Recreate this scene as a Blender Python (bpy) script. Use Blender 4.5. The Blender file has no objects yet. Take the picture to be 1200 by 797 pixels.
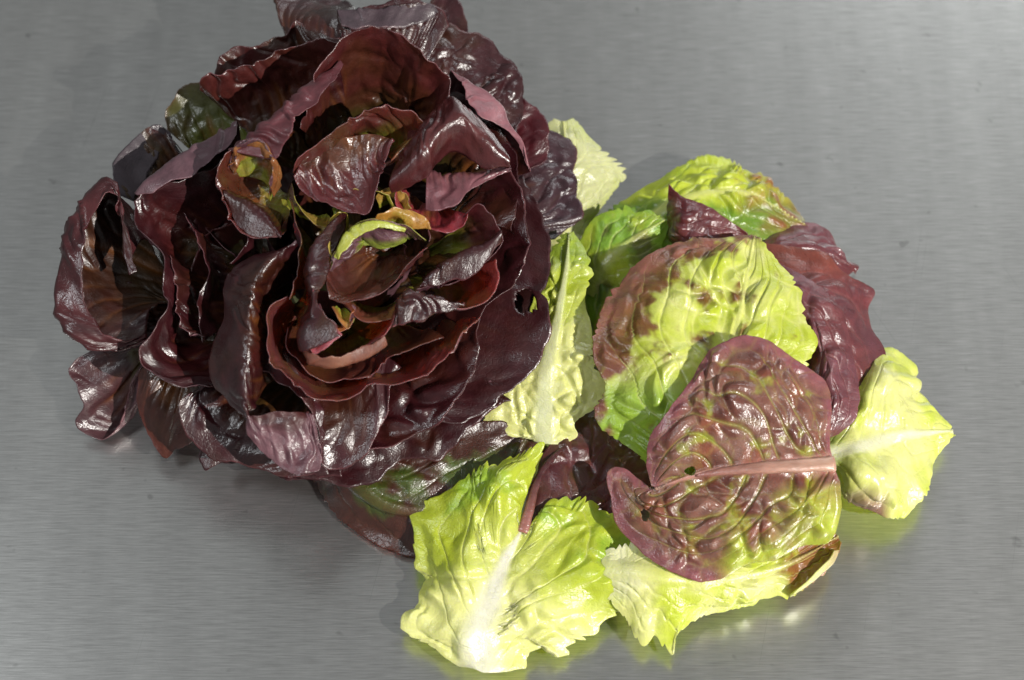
import bpy, math
import numpy as np

# ------------------------------------------------------------------ camera, light, exposure
SC = bpy.context.scene
COL = SC.collection
THETA = math.radians(30.0)            # camera tilt away from straight down
TARGET = np.array([0.0, 0.0, 0.03])
DIST = 0.95
FOCAL = 76.0
CAM_LOC = TARGET + DIST * np.array([0.0, -math.sin(THETA), math.cos(THETA)])

cam_d = bpy.data.cameras.new('camera')
cam = bpy.data.objects.new('camera', cam_d)
COL.objects.link(cam)
cam.location = CAM_LOC
cam.rotation_euler = (THETA, 0, 0)
cam_d.lens = FOCAL
cam_d.sensor_width = 36.0
cam_d.clip_start = 0.01
cam_d.clip_end = 50
cam_d.dof.use_dof = True
cam_d.dof.focus_distance = 0.925
cam_d.dof.aperture_fstop = 7.0
SC.camera = cam

world = bpy.data.worlds.new('World')
SC.world = world
world.use_nodes = True
wb = world.node_tree.nodes['Background']
wb.inputs['Color'].default_value = (0.95, 0.98, 1.0, 1)
wb.inputs['Strength'].default_value = 0.20


def aim(o, target):
    from mathutils import Vector
    d = Vector(target) - o.location
    o.rotation_euler = d.to_track_quat('-Z', 'Y').to_euler()


# low sun through a window on the right
sun_d = bpy.data.lights.new('sunbeam', 'SPOT')
sun_d.energy = 490
sun_d.color = (1.0, 0.96, 0.90)
sun_d.shadow_soft_size = 0.014
sun_d.spot_size = math.radians(30)
sun_d.spot_blend = 0.5
sun = bpy.data.objects.new('sunbeam', sun_d)
COL.objects.link(sun)
sun.location = (1.65, -1.35, 1.95)
aim(sun, (0.1, 0.0, 0.03))

# the soft skylight above the table
win_d = bpy.data.lights.new('window_light', 'AREA')
win_d.shape = 'RECTANGLE'
win_d.size = 0.32
win_d.size_y = 0.32
win_d.energy = 8
win_d.color = (0.93, 0.97, 1.0)
win = bpy.data.objects.new('window_light', win_d)
COL.objects.link(win)
win.location = (-0.85, -0.25, 1.5)
aim(win, (0, 0, 0))

# the window in the back wall, to the right
back_d = bpy.data.lights.new('back_window_light', 'AREA')
back_d.shape = 'RECTANGLE'
back_d.size = 0.9
back_d.size_y = 0.7
back_d.energy = 10
back_d.color = (0.95, 0.98, 1.0)
back = bpy.data.objects.new('back_window_light', back_d)
COL.objects.link(back)
back.location = (0.8, 1.9, 1.05)
aim(back, (0.1, 0, 0))

SC.view_settings.view_transform = 'Standard'
SC.view_settings.look = 'None'
SC.view_settings.exposure = 0.0
SC.view_settings.gamma = 1.0
SC.view_settings.use_curve_mapping = False
SC.render.engine = 'CYCLES'
SC.cycles.use_denoising = True
SC.cycles.max_bounces = 6

# ------------------------------------------------------------------ measuring helpers
CT, ST = math.cos(THETA), math.sin(THETA)
K = 36.0 / FOCAL / 1200.0


def at(px, py, zc):
    """point of the place seen at photo pixel (px, py) and standing zc centimetres above the table"""
    z = zc * 0.01
    x = (px - 600.0) * K
    y = -(py - 398.5) * K
    d = np.array([x, y * CT + ST, y * ST - CT])
    t = (z - CAM_LOC[2]) / d[2]
    return CAM_LOC + t * d


def pix(P):
    R = P - CAM_LOC
    xx = R[..., 0]
    yy = R[..., 1] * CT + R[..., 2] * ST
    zz = R[..., 1] * ST - R[..., 2] * CT
    return 600 + xx / zz / K, 398.5 - yy / zz / K


def hermite(t, P, ts):
    """smooth interpolation of P[K, ...] given at knots t to positions ts"""
    Kn = len(t)
    if Kn == 2:
        f = ((ts - t[0]) / (t[1] - t[0])).reshape((-1,) + (1,) * (P.ndim - 1))
        return P[0] * (1 - f) + P[1] * f
    T = np.zeros_like(P)
    for i in range(Kn):
        if i == 0:
            T[0] = (P[1] - P[0]) / (t[1] - t[0])
        elif i == Kn - 1:
            T[-1] = (P[-1] - P[-2]) / (t[-1] - t[-2])
        else:
            a, b = t[i] - t[i - 1], t[i + 1] - t[i]
            T[i] = ((P[i] - P[i - 1]) / a * b + (P[i + 1] - P[i]) / b * a) / (a + b)
    k = np.clip(np.searchsorted(t, ts, side='right') - 1, 0, Kn - 2)
    h = (t[k + 1] - t[k])
    s = (ts - t[k]) / h
    sh = (-1,) + (1,) * (P.ndim - 1)
    s = s.reshape(sh)
    h = h.reshape(sh)
    return ((2 * s**3 - 3 * s**2 + 1) * P[k] + (s**3 - 2 * s**2 + s) * h * T[k]
            + (-2 * s**3 + 3 * s**2) * P[k + 1] + (s**3 - s**2) * h * T[k + 1])


def curve(pts, n):
    """even resampling of a smooth curve through the points"""
    P = np.array(pts, float)
    if len(P) == 1:
        P = np.repeat(P, 2, 0) + np.array([[0, 0, 0], [1e-5, 0, 0]])
    d = np.sqrt(np.maximum(np.linalg.norm(np.diff(P, axis=0), axis=1), 1e-7))
    t = np.concatenate([[0], np.cumsum(d)])
    D = hermite(t, P, np.linspace(0, t[-1], 400))
    a = np.concatenate([[0], np.cumsum(np.linalg.norm(np.diff(D, axis=0), axis=1))])
    s = np.linspace(0, a[-1], n)
    return np.stack([np.interp(s, a, D[:, c]) for c in range(3)], 1)


def _hash(ix, iy, seed):
    h = (ix.astype(np.int64) * 374761393 + iy.astype(np.int64) * 668265263 + seed * 2246822519) & 0xFFFFFFFF
    h = ((h ^ (h >> 13)) * 1274126177) & 0xFFFFFFFF
    h = ((h ^ (h >> 16)) * 2654435761) & 0xFFFFFFFF
    return ((h ^ (h >> 15)) & 0xFFFFFF) / float(0xFFFFFF)


def noise(x, y, seed=0):
    x = np.asarray(x, float)
    y = np.asarray(y, float) + np.zeros_like(x)
    ix, iy = np.floor(x), np.floor(y)
    fx, fy = x - ix, y - iy
    ux, uy = fx * fx * fx * (fx * (fx * 6 - 15) + 10), fy * fy * fy * (fy * (fy * 6 - 15) + 10)

    def g(dx, dy):
        a = _hash(ix + dx, iy + dy, seed) * 2 * math.pi
        return np.cos(a) * (fx - dx) + np.sin(a) * (fy - dy)
    n0 = g(0, 0) * (1 - ux) + g(1, 0) * ux
    n1 = g(0, 1) * (1 - ux) + g(1, 1) * ux
    return (n0 * (1 - uy) + n1 * uy) * 1.5


def fbm(x, y, seed=0, o=3):
    s, a, f = 0, 1, 1
    for i in range(o):
        s = s + a * noise(x * f, y * f, seed + i * 7)
        a *= 0.5
        f *= 2.03
    return s / 1.5


def worley(x, y, seed=0):
    """distance to the nearest border between cells"""
    ix, iy = np.floor(x), np.floor(y)
    f1 = np.full(x.shape, 9.0)
    f2 = np.full(x.shape, 9.0)
    for dx in (-1, 0, 1):
        for dy in (-1, 0, 1):
            cx = ix + dx + 0.15 + 0.7 * _hash(ix + dx, iy + dy, seed)
            cy = iy + dy + 0.15 + 0.7 * _hash(ix + dx, iy + dy, seed + 91)
            d = np.hypot(x - cx, y - cy)
            f2 = np.minimum(f2, np.maximum(f1, d))
            f1 = np.minimum(f1, d)
    return f2 - f1


def smooth(a, b, x):
    t = np.clip((x - a) / (b - a), 0, 1)
    return t * t * (3 - 2 * t)


def mix(a, b, f):
    a, b = np.asarray(a, float), np.asarray(b, float)
    f = np.asarray(f)[..., None]
    return a * (1 - f) + b * f


# ------------------------------------------------------------------ materials
def nd(nt, t, **kw):
    n = nt.nodes.new(t)
    for k, v in kw.items():
        setattr(n, k, v)
    return n


def new_mat(name):
    m = bpy.data.materials.new(name)
    m.use_nodes = True
    nt = m.node_tree
    nt.nodes.clear()
    out = nd(nt, 'ShaderNodeOutputMaterial')
    b = nd(nt, 'ShaderNodeBsdfPrincipled')
    nt.links.new(b.outputs[0], out.inputs[0])
    return m, nt, b


def math_node(nt, op, a, b=None, c=None):
    n = nd(nt, 'ShaderNodeMath', operation=op)
    for i, v in enumerate((a, b, c)):
        if v is None:
            continue
        if hasattr(v, 'links') or hasattr(v, 'is_linked'):
            nt.links.new(v, n.inputs[i])
        else:
            n.inputs[i].default_value = v
    return n.outputs[0]


def leaf_material(name, sss, radius, rough, bump, vary, coat=0.0):
    m, nt, b = new_mat(name)
    L = nt.links.new
    col = nd(nt, 'ShaderNodeAttribute', attribute_name='pigment')
    co = nd(nt, 'ShaderNodeAttribute', attribute_name='leaf_co')
    # mottled pigment
    n1 = nd(nt, 'ShaderNodeTexNoise')
    n1.inputs['Scale'].default_value = 2.2
    n1.inputs['Detail'].default_value = 6
    n1.inputs['Roughness'].default_value = 0.65
    L(co.outputs['Vector'], n1.inputs['Vector'])
    mr = nd(nt, 'ShaderNodeMapRange')
    mr.inputs['From Min'].default_value = 0.3
    mr.inputs['From Max'].default_value = 0.7
    mr.inputs['To Min'].default_value = 1 - vary
    mr.inputs['To Max'].default_value = 1 + vary
    L(n1.outputs['Fac'], mr.inputs['Value'])
    hsv = nd(nt, 'ShaderNodeHueSaturation')
    L(col.outputs['Color'], hsv.inputs['Color'])
    L(mr.outputs[0], hsv.inputs['Value'])
    L(hsv.outputs[0], b.inputs['Base Color'])
    # fine net of small veins, and pores
    v1 = nd(nt, 'ShaderNodeTexVoronoi', feature='DISTANCE_TO_EDGE')
    v1.inputs['Scale'].default_value = 3.6
    nw = nd(nt, 'ShaderNodeTexNoise')
    nw.inputs['Scale'].default_value = 1.6
    nw.inputs['Detail'].default_value = 2
    L(co.outputs['Vector'], nw.inputs['Vector'])
    wv = nd(nt, 'ShaderNodeMixRGB', blend_type='ADD')
    wv.inputs['Fac'].default_value = 0.25
    L(co.outputs['Vector'], wv.inputs['Color1'])
    L(nw.outputs['Color'], wv.inputs['Color2'])
    L(wv.outputs[0], v1.inputs['Vector'])
    vm = nd(nt, 'ShaderNodeMapRange')
    vm.inputs['From Max'].default_value = 0.12
    L(v1.outputs['Distance'], vm.inputs['Value'])
    n2 = nd(nt, 'ShaderNodeTexNoise')
    n2.inputs['Scale'].default_value = 14
    n2.inputs['Detail'].default_value = 4
    L(co.outputs['Vector'], n2.inputs['Vector'])
    h = math_node(nt, 'MULTIPLY_ADD', vm.outputs[0], 0.35, n2.outputs['Fac'])
    bp = nd(nt, 'ShaderNodeBump')
    bp.inputs['Strength'].default_value = bump
    bp.inputs['Distance'].default_value = 0.0006
    L(h, bp.inputs['Height'])
    L(bp.outputs[0], b.inputs['Normal'])
    # gloss varies over the blade; the pigment's alpha carries how waxy and dull a face is
    r = math_node(nt, 'MULTIPLY_ADD', n1.outputs['Fac'], 0.22, rough - 0.11)
    r = math_node(nt, 'ADD', r, math_node(nt, 'MULTIPLY', col.outputs['Alpha'], 0.4))
    L(r, b.inputs['Roughness'])
    b.inputs['IOR'].default_value = 1.55
    if coat > 0:
        n3 = nd(nt, 'ShaderNodeTexNoise')
        n3.inputs['Scale'].default_value = 0.7
        n3.inputs['Detail'].default_value = 3
        L(co.outputs['Vector'], n3.inputs['Vector'])
        cm = nd(nt, 'ShaderNodeMapRange')
        cm.inputs['From Min'].default_value = 0.38
        cm.inputs['From Max'].default_value = 0.62
        cm.inputs['To Min'].default_value = 0.05
        cm.inputs['To Max'].default_value = coat * 1.4
        L(n3.outputs['Fac'], cm.inputs['Value'])
        L(cm.outputs[0], b.inputs['Coat Weight'])
        r = math_node(nt, 'ADD', r, math_node(nt, 'MULTIPLY_ADD', n3.outputs['Fac'], -0.3, 0.15))
        L(r, b.inputs['Roughness'])
    b.inputs['Coat Roughness'].default_value = 0.2
    L(bp.outputs[0], b.inputs['Coat Normal'])
    b.inputs['Subsurface Weight'].default_value = sss
    b.inputs['Subsurface Radius'].default_value = radius
    b.inputs['Subsurface Scale'].default_value = 0.004
    return m


M_RED = leaf_material('red_leaf', 0.3, (1.0, 0.35, 0.2), 0.27, 0.28, 0.25, 0.36)
M_HEAD = leaf_material('dark_red_leaf', 0.0, (1.0, 0.35, 0.2), 0.28, 0.24, 0.3, 0.38)
M_GREEN = leaf_material('green_leaf', 0.5, (0.8, 1.0, 0.25), 0.28, 0.3, 0.12, 0.2)


def steel_material():
    m, nt, b = new_mat('brushed_steel')
    L = nt.links.new
    tc = nd(nt, 'ShaderNodeTexCoord')

    def streak(sx, sy, detail=4, turn=0.0):
        mp = nd(nt, 'ShaderNodeMapping')
        mp.vector_type = 'TEXTURE' if turn else 'POINT'
        mp.inputs['Rotation'].default_value = (0, 0, turn)
        mp.inputs['Scale'].default_value = (1 / sx, 1 / sy, 1) if turn else (sx, sy, 1)
        L(tc.outputs['Object'], mp.inputs['Vector'])
        n = nd(nt, 'ShaderNodeTexNoise')
        n.inputs['Scale'].default_value = 1
        n.inputs['Detail'].default_value = detail
        n.inputs['Roughness'].default_value = 0.6
        L(mp.outputs[0], n.inputs['Vector'])
        return n.outputs['Fac']
    fine = streak(75, 1500, 3)
    mid = streak(30, 420, 3)
    smear = streak(9, 3.0, 5)
    spots = streak(90, 90, 2)
    g = math_node(nt, 'MULTIPLY_ADD', mid, 0.16, fine)
    bp = nd(nt, 'ShaderNodeBump')
    bp.inputs['Strength'].default_value = 0.14
    bp.inputs['Distance'].default_value = 0.0004
    L(g, bp.inputs['Height'])
    L(bp.outputs[0], b.inputs['Normal'])
    cr = nd(nt, 'ShaderNodeMapRange')
    cr.inputs['From Min'].default_value = 0.33
    cr.inputs['From Max'].default_value = 0.83
    cr.inputs['To Min'].default_value = 0.52
    cr.inputs['To Max'].default_value = 0.80
    L(g, cr.inputs['Value'])
    # faint dark specks of dirt
    sp = nd(nt, 'ShaderNodeMapRange')
    sp.inputs['From Min'].default_value = 0.69
    sp.inputs['From Max'].default_value = 0.76
    sp.inputs['To Min'].default_value = 1.0
    sp.inputs['To Max'].default_value = 0.72
    L(spots, sp.inputs['Value'])
    wipe = streak(55, 5, 4)
    wm = nd(nt, 'ShaderNodeMapRange')
    wm.inputs['From Min'].default_value = 0.3
    wm.inputs['From Max'].default_value = 0.7
    wm.inputs['To Min'].default_value = 0.93
    wm.inputs['To Max'].default_value = 1.05
    L(wipe, wm.inputs['Value'])
    v = math_node(nt, 'MULTIPLY', cr.outputs[0], sp.outputs[0])
    v = math_node(nt, 'MULTIPLY', v, wm.outputs[0])
    for sx, sy, turn, lo, gain in ((7, 900, 1.35, 0.70, 0.85), (9, 1000, 0.12, 0.71, 1.25), (12, 800, -1.1, 0.72, 0.88)):
        sc = nd(nt, 'ShaderNodeMapRange')
        sc.inputs['From Min'].default_value = lo
        sc.inputs['From Max'].default_value = lo + 0.05
        sc.inputs['To Min'].default_value = 1.0
        sc.inputs['To Max'].default_value = gain
        L(streak(sx, sy, 2, turn), sc.inputs['Value'])
        v = math_node(nt, 'MULTIPLY', v, sc.outputs[0])
    cc = nd(nt, 'ShaderNodeCombineColor')
    L(v, cc.inputs[0])
    L(v, cc.inputs[1])
    L(math_node(nt, 'MULTIPLY', v, 0.965), cc.inputs[2])
    L(cc.outputs[0], b.inputs['Base Color'])
    b.inputs['Metallic'].default_value = 1.0
    L(math_node(nt, 'MULTIPLY_ADD', smear, 0.10, 0.15), b.inputs['Roughness'])
    b.inputs['Anisotropic'].default_value = 0.55
    tg = nd(nt, 'ShaderNodeCombineXYZ')
    tg.inputs[1].default_value = 1.0
    L(tg.outputs[0], b.inputs['Tangent'])
    b2 = nd(nt, 'ShaderNodeBsdfPrincipled')
    L(cc.outputs[0], b2.inputs['Base Color'])
    L(bp.outputs[0], b2.inputs['Normal'])
    b2.inputs['Metallic'].default_value = 1.0
    b2.inputs['Roughness'].default_value = 0.43
    b2.inputs['Anisotropic'].default_value = 0.4
    L(tg.outputs[0], b2.inputs['Tangent'])
    ms = nd(nt, 'ShaderNodeMixShader')
    ms.inputs[0].default_value = 0.38
    L(b.outputs[0], ms.inputs[1])
    L(b2.outputs[0], ms.inputs[2])
    L(ms.outputs[0], nt.nodes['Material Output'].inputs[0])
    return m


M_STEEL = steel_material()

# ------------------------------------------------------------------ the table
def slab(name, x0, x1, y0, y1, z0, z1, mat):
    v = [(x, y, z) for z in (z0, z1) for y in (y0, y1) for x in (x0, x1)]
    f = [(0, 2, 3, 1), (4, 5, 7, 6), (0, 1, 5, 4), (1, 3, 7, 5), (3, 2, 6, 7), (2, 0, 4, 6)]
    me = bpy.data.meshes.new(name)
    me.from_pydata(v, [], f)
    me.materials.append(mat)
    o = bpy.data.objects.new(name, me)
    COL.objects.link(o)
    return o


table = slab('tabletop', -0.9, 0.9, -0.7, 0.8, -0.02, 0.0, M_STEEL)
table['kind'] = 'structure'
table['label'] = 'brushed stainless steel worktop with fine horizontal grain'

# ------------------------------------------------------------------ leaf builder
THICK = 0.00035


def shell_mesh(name, S, pig_f, pig_b, co, mat, thick=THICK, hole=None):
    """a closed thin blade: upper face, lower face and the margin that joins them"""
    nv, nu = S.shape[:2]
    N = grid_normals(S)
    B = S - N * thick
    V = np.concatenate([S.reshape(-1, 3), B.reshape(-1, 3)])
    idx = np.arange(nv * nu).reshape(nv, nu)
    q = np.stack([idx[:-1, :-1], idx[:-1, 1:], idx[1:, 1:], idx[1:, :-1]], -1).reshape(-1, 4)
    if hole is not None:
        keep = ~(hole.reshape(-1)[q].any(1))
        q = q[keep]
    e = np.concatenate([q[:, [0, 1]], q[:, [1, 2]], q[:, [2, 3]], q[:, [3, 0]]])
    key = np.sort(e, 1)
    key = key[:, 0] * (nv * nu) + key[:, 1]
    uq, inv, cnt = np.unique(key, return_inverse=True, return_counts=True)
    be = e[cnt[inv] == 1]
    n = nv * nu
    rim = np.stack([be[:, 1], be[:, 0], be[:, 0] + n, be[:, 1] + n], -1)
    F = np.concatenate([q, q[:, ::-1] + n, rim])
    me = bpy.data.meshes.new(name)
    me.vertices.add(len(V))
    me.vertices.foreach_set('co', V.astype(np.float32).ravel())
    me.loops.add(F.size)
    me.loops.foreach_set('vertex_index', F.astype(np.int32).ravel())
    me.polygons.add(len(F))
    me.polygons.foreach_set('loop_start', (np.arange(len(F)) * 4).astype(np.int32))
    me.polygons.foreach_set('use_smooth', np.ones(len(F), bool))
    me.update(calc_edges=True)
    a = me.attributes.new('pigment', 'FLOAT_COLOR', 'POINT')
    a.data.foreach_set('color', np.concatenate([pig_f.reshape(-1, 4), pig_b.reshape(-1, 4)]).astype(np.float32).ravel())
    a = me.attributes.new('leaf_co', 'FLOAT_VECTOR', 'POINT')
    c = co.reshape(-1, 3)
    a.data.foreach_set('vector', np.concatenate([c, c + 3.3]).astype(np.float32).ravel())
    me.materials.append(mat)
    me.validate()
    return me


def grid_normals(S):
    du = np.gradient(S, axis=1)
    dv = np.gradient(S, axis=0)
    N = np.cross(du, dv)
    l = np.linalg.norm(N, axis=-1, keepdims=True)
    N = N / np.maximum(l, 1e-12)
    bad = (l[..., 0] < 1e-12)
    if bad.any():
        m = N[~bad].mean(0)
        N[bad] = m / max(np.linalg.norm(m), 1e-9)
    return N


def arc(S, axis):
    d = np.linalg.norm(np.diff(S, axis=axis), axis=-1)
    z = np.zeros_like(np.take(S[..., 0], [0], axis))
    return np.concatenate([z, np.cumsum(d, axis=axis)], axis)


def link(name, me, parent=None):
    o = bpy.data.objects.new(name, me)
    COL.objects.link(o)
    if parent is not None:
        o.parent = parent
    return o


def rgba(c, a):
    return np.concatenate([c, np.broadcast_to(np.asarray(a, float), c.shape[:2])[..., None]], -1)


def hole_mask(S, holes):
    if not holes:
        return None
    x, y = pix(S)
    m = np.zeros(x.shape, bool)
    for (hx, hy, rx, ry) in holes:
        a = np.arctan2(y - hy, x - hx)
        m |= (((x - hx) / rx)**2 + ((y - hy) / ry)**2) < 1 + 0.25 * np.sin(3 * a + hx)
    return m


CORE = (385, 330, 3.2)
MAROON = (0.05, 0.009, 0.013)
BROWN = (0.06, 0.017, 0.006)
MAUVE = (0.16, 0.07, 0.085)
PINK = (0.28, 0.09, 0.10)
OLIVE = (0.055, 0.042, 0.009)
YGREEN = (0.36, 0.42, 0.05)
ORANGE = (0.30, 0.11, 0.02)


def petal(parent, seed, rim, lip=None, base=CORE, belly=0.55, drop=0.3, mid=None, inner=BROWN, outer=MAROON,
          under=MAUVE, foot=OLIVE, foot_at=0.35, blister=0.0009, cell=0.011, ruffle=0.0016, spread=0.012,
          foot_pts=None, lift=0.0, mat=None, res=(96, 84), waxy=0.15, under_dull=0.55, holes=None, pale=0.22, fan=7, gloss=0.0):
    """one leaf of the head: grows from the core, bellies outward, ends in a margin that may fold over (lip)"""
    nu, nv = res
    R = curve([at(*p) for p in rim], nu)
    b = at(*base)
    # foot of the leaf: a short arc round the core, in the direction of the margin
    d = R - b
    d[:, 2] = 0
    d /= np.maximum(np.linalg.norm(d, axis=1, keepdims=True), 1e-6)
    B = b + d * spread
    if foot_pts is not None:
        B = curve([at(*p) for p in foot_pts], nu)
    if mid is not None:
        Mx = curve([at(*p) for p in mid], nu)
    else:
        Mx = B * (1 - belly) + R * belly
        Mx[:, 2] = B[:, 2] + (R[:, 2] - B[:, 2]) * drop
    Mx[:, 2] += lift * 0.01
    C = [B, Mx, R]
    if lip is not None:
        C.append(curve([at(*p) for p in lip], nu))
    C = np.array(C)
    # uneven margin
    uu = np.linspace(0, 1, nu)
    dirv = C[-1] - C[-2]
    dirv /= np.maximum(np.linalg.norm(dirv, axis=1, keepdims=True), 1e-6)
    Lr = np.linalg.norm(np.diff(R, axis=0), axis=1).sum()
    C[-1] += dirv * (fbm(uu * Lr / 0.011, uu * 0 + seed, seed, 4) * 0.0022)[:, None]
    ch = np.linalg.norm(np.diff(C, axis=0), axis=-1).mean(1)
    t = np.concatenate([[0], np.cumsum(np.maximum(ch, 1e-4))])
    S = hermite(t, C, np.linspace(0, t[-1], nv))
    V, U = np.meshgrid(np.linspace(0, 1, nv), uu, indexing='ij')
    N = grid_normals(S)
    axis_p = at(CORE[0], CORE[1], CORE[2]) + np.array([0, 0, 0.09])
    k = int(nv * 0.3), int(nv * 0.6)
    if ((axis_p - S[k[0]:k[1]]) * N[k[0]:k[1]]).sum() < 0:
        S = S[:, ::-1].copy()
        U = U[:, ::-1].copy()
        N = grid_normals(S)
    av = arc(S, 0)
    au = arc(S, 1)
    lu = au[:, -1:]
    au = au - lu * 0.5
    e = np.minimum(av[-1:] - av, np.minimum(U, 1 - U) * lu * 0.9 + 0.02 * (1 - V))
    x, y = au / cell + seed * 3.7, av / cell + seed * 1.9
    wx, wy = x + 0.5 * noise(x * 0.7, y * 0.7, seed + 5), y + 0.5 * noise(x * 0.7, y * 0.7, seed + 9)
    w = worley(wx, wy, seed)
    pil = smooth(0, 0.75, w)
    em = smooth(0.0, 0.009, e)
    reg = smooth(-0.25, 0.5, fbm(x * 0.3, y * 0.3, seed + 31, 2))
    # veins fan out from the foot
    ph = (U - 0.5) * fan * 2 * (0.5 + 0.5 * V) + 0.35 * fbm(U * 4, V * 3, seed + 2, 2)
    vd = np.abs(ph - np.round(ph)) / fan / 2 * lu
    vein = np.exp(-(vd / 0.0007)**2) * smooth(1.0, 0.55, V)
    rib = np.exp(-((U - 0.5) * lu / (0.0035 * (1.15 - V)))**2) * smooth(0.95, 0.6, V)
    fold = np.abs(noise(U * lu / 0.011 + 0.5 * noise(x, y, seed + 6), av / 0.05, seed + 51))
    h = blister * (pil - 0.4) * em * (0.15 + 1.1 * reg) - 0.0004 * vein * em - 0.0016 * smooth(0.25, 0.0, fold) * smooth(-0.1, 0.4, noise(x * 0.25, y * 0.25, seed + 52))
    h = h + ruffle * 1.7 * fbm(U * lu / 0.022 + seed, V * 1.3, seed + 3, 2) * smooth(0.022, 0.0, e)
    h = h + 0.0012 * fbm(au / 0.02, av / 0.02, seed + 8, 2)
    S = S + N * h[..., None]
    mott = smooth(-0.45, 0.5, fbm(x * 0.5, y * 0.5, seed + 41, 3) + 0.35 * (V - 0.5))
    ci = mix(inner, outer, np.clip(mott * 0.7 + 0.5 * smooth(0.03, 0.0, e), 0, 1))
    ci = mix(foot, ci, smooth(foot_at * 0.6, foot_at * 1.5, V + 0.12 * noise(U * 6, V * 6, seed + 4)))
    ci = mix(ci, ORANGE, np.clip(0.28 * vein + 0.4 * rib, 0, 0.5) * smooth(0.9, 0.5, V) * smooth(-0.3, 0.3, noise(U * 3, V * 2, seed + 77)))
    if max(inner) < 0.135:
        ci = ci * (0.56, 0.50, 0.48)
    cb_k = 0.8 if max(under) < 0.2 else 1.0
    thin = smooth(0.0008, 0.0001, e) * smooth(-0.25, 0.5, noise(U * lu / 0.02, V * 0 + 4.4, seed + 66))  # edges catching light, painted in as a broken pale pink margin line
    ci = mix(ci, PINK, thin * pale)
    cb = mix(under, np.array(under) * np.array([0.62, 0.5, 0.55]), mott)
    cb = cb * cb_k
    cb = mix(foot, cb, smooth(foot_at * 0.4, foot_at * 1.2, V))
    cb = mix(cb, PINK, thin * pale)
    co = np.stack([au * 100 + seed * 11.3, av * 100 + seed * 5.1, np.full_like(au, seed * 2.7)], -1)
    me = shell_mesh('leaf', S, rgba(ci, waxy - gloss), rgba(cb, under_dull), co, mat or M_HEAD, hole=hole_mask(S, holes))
    return link('leaf', me, parent)


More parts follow.
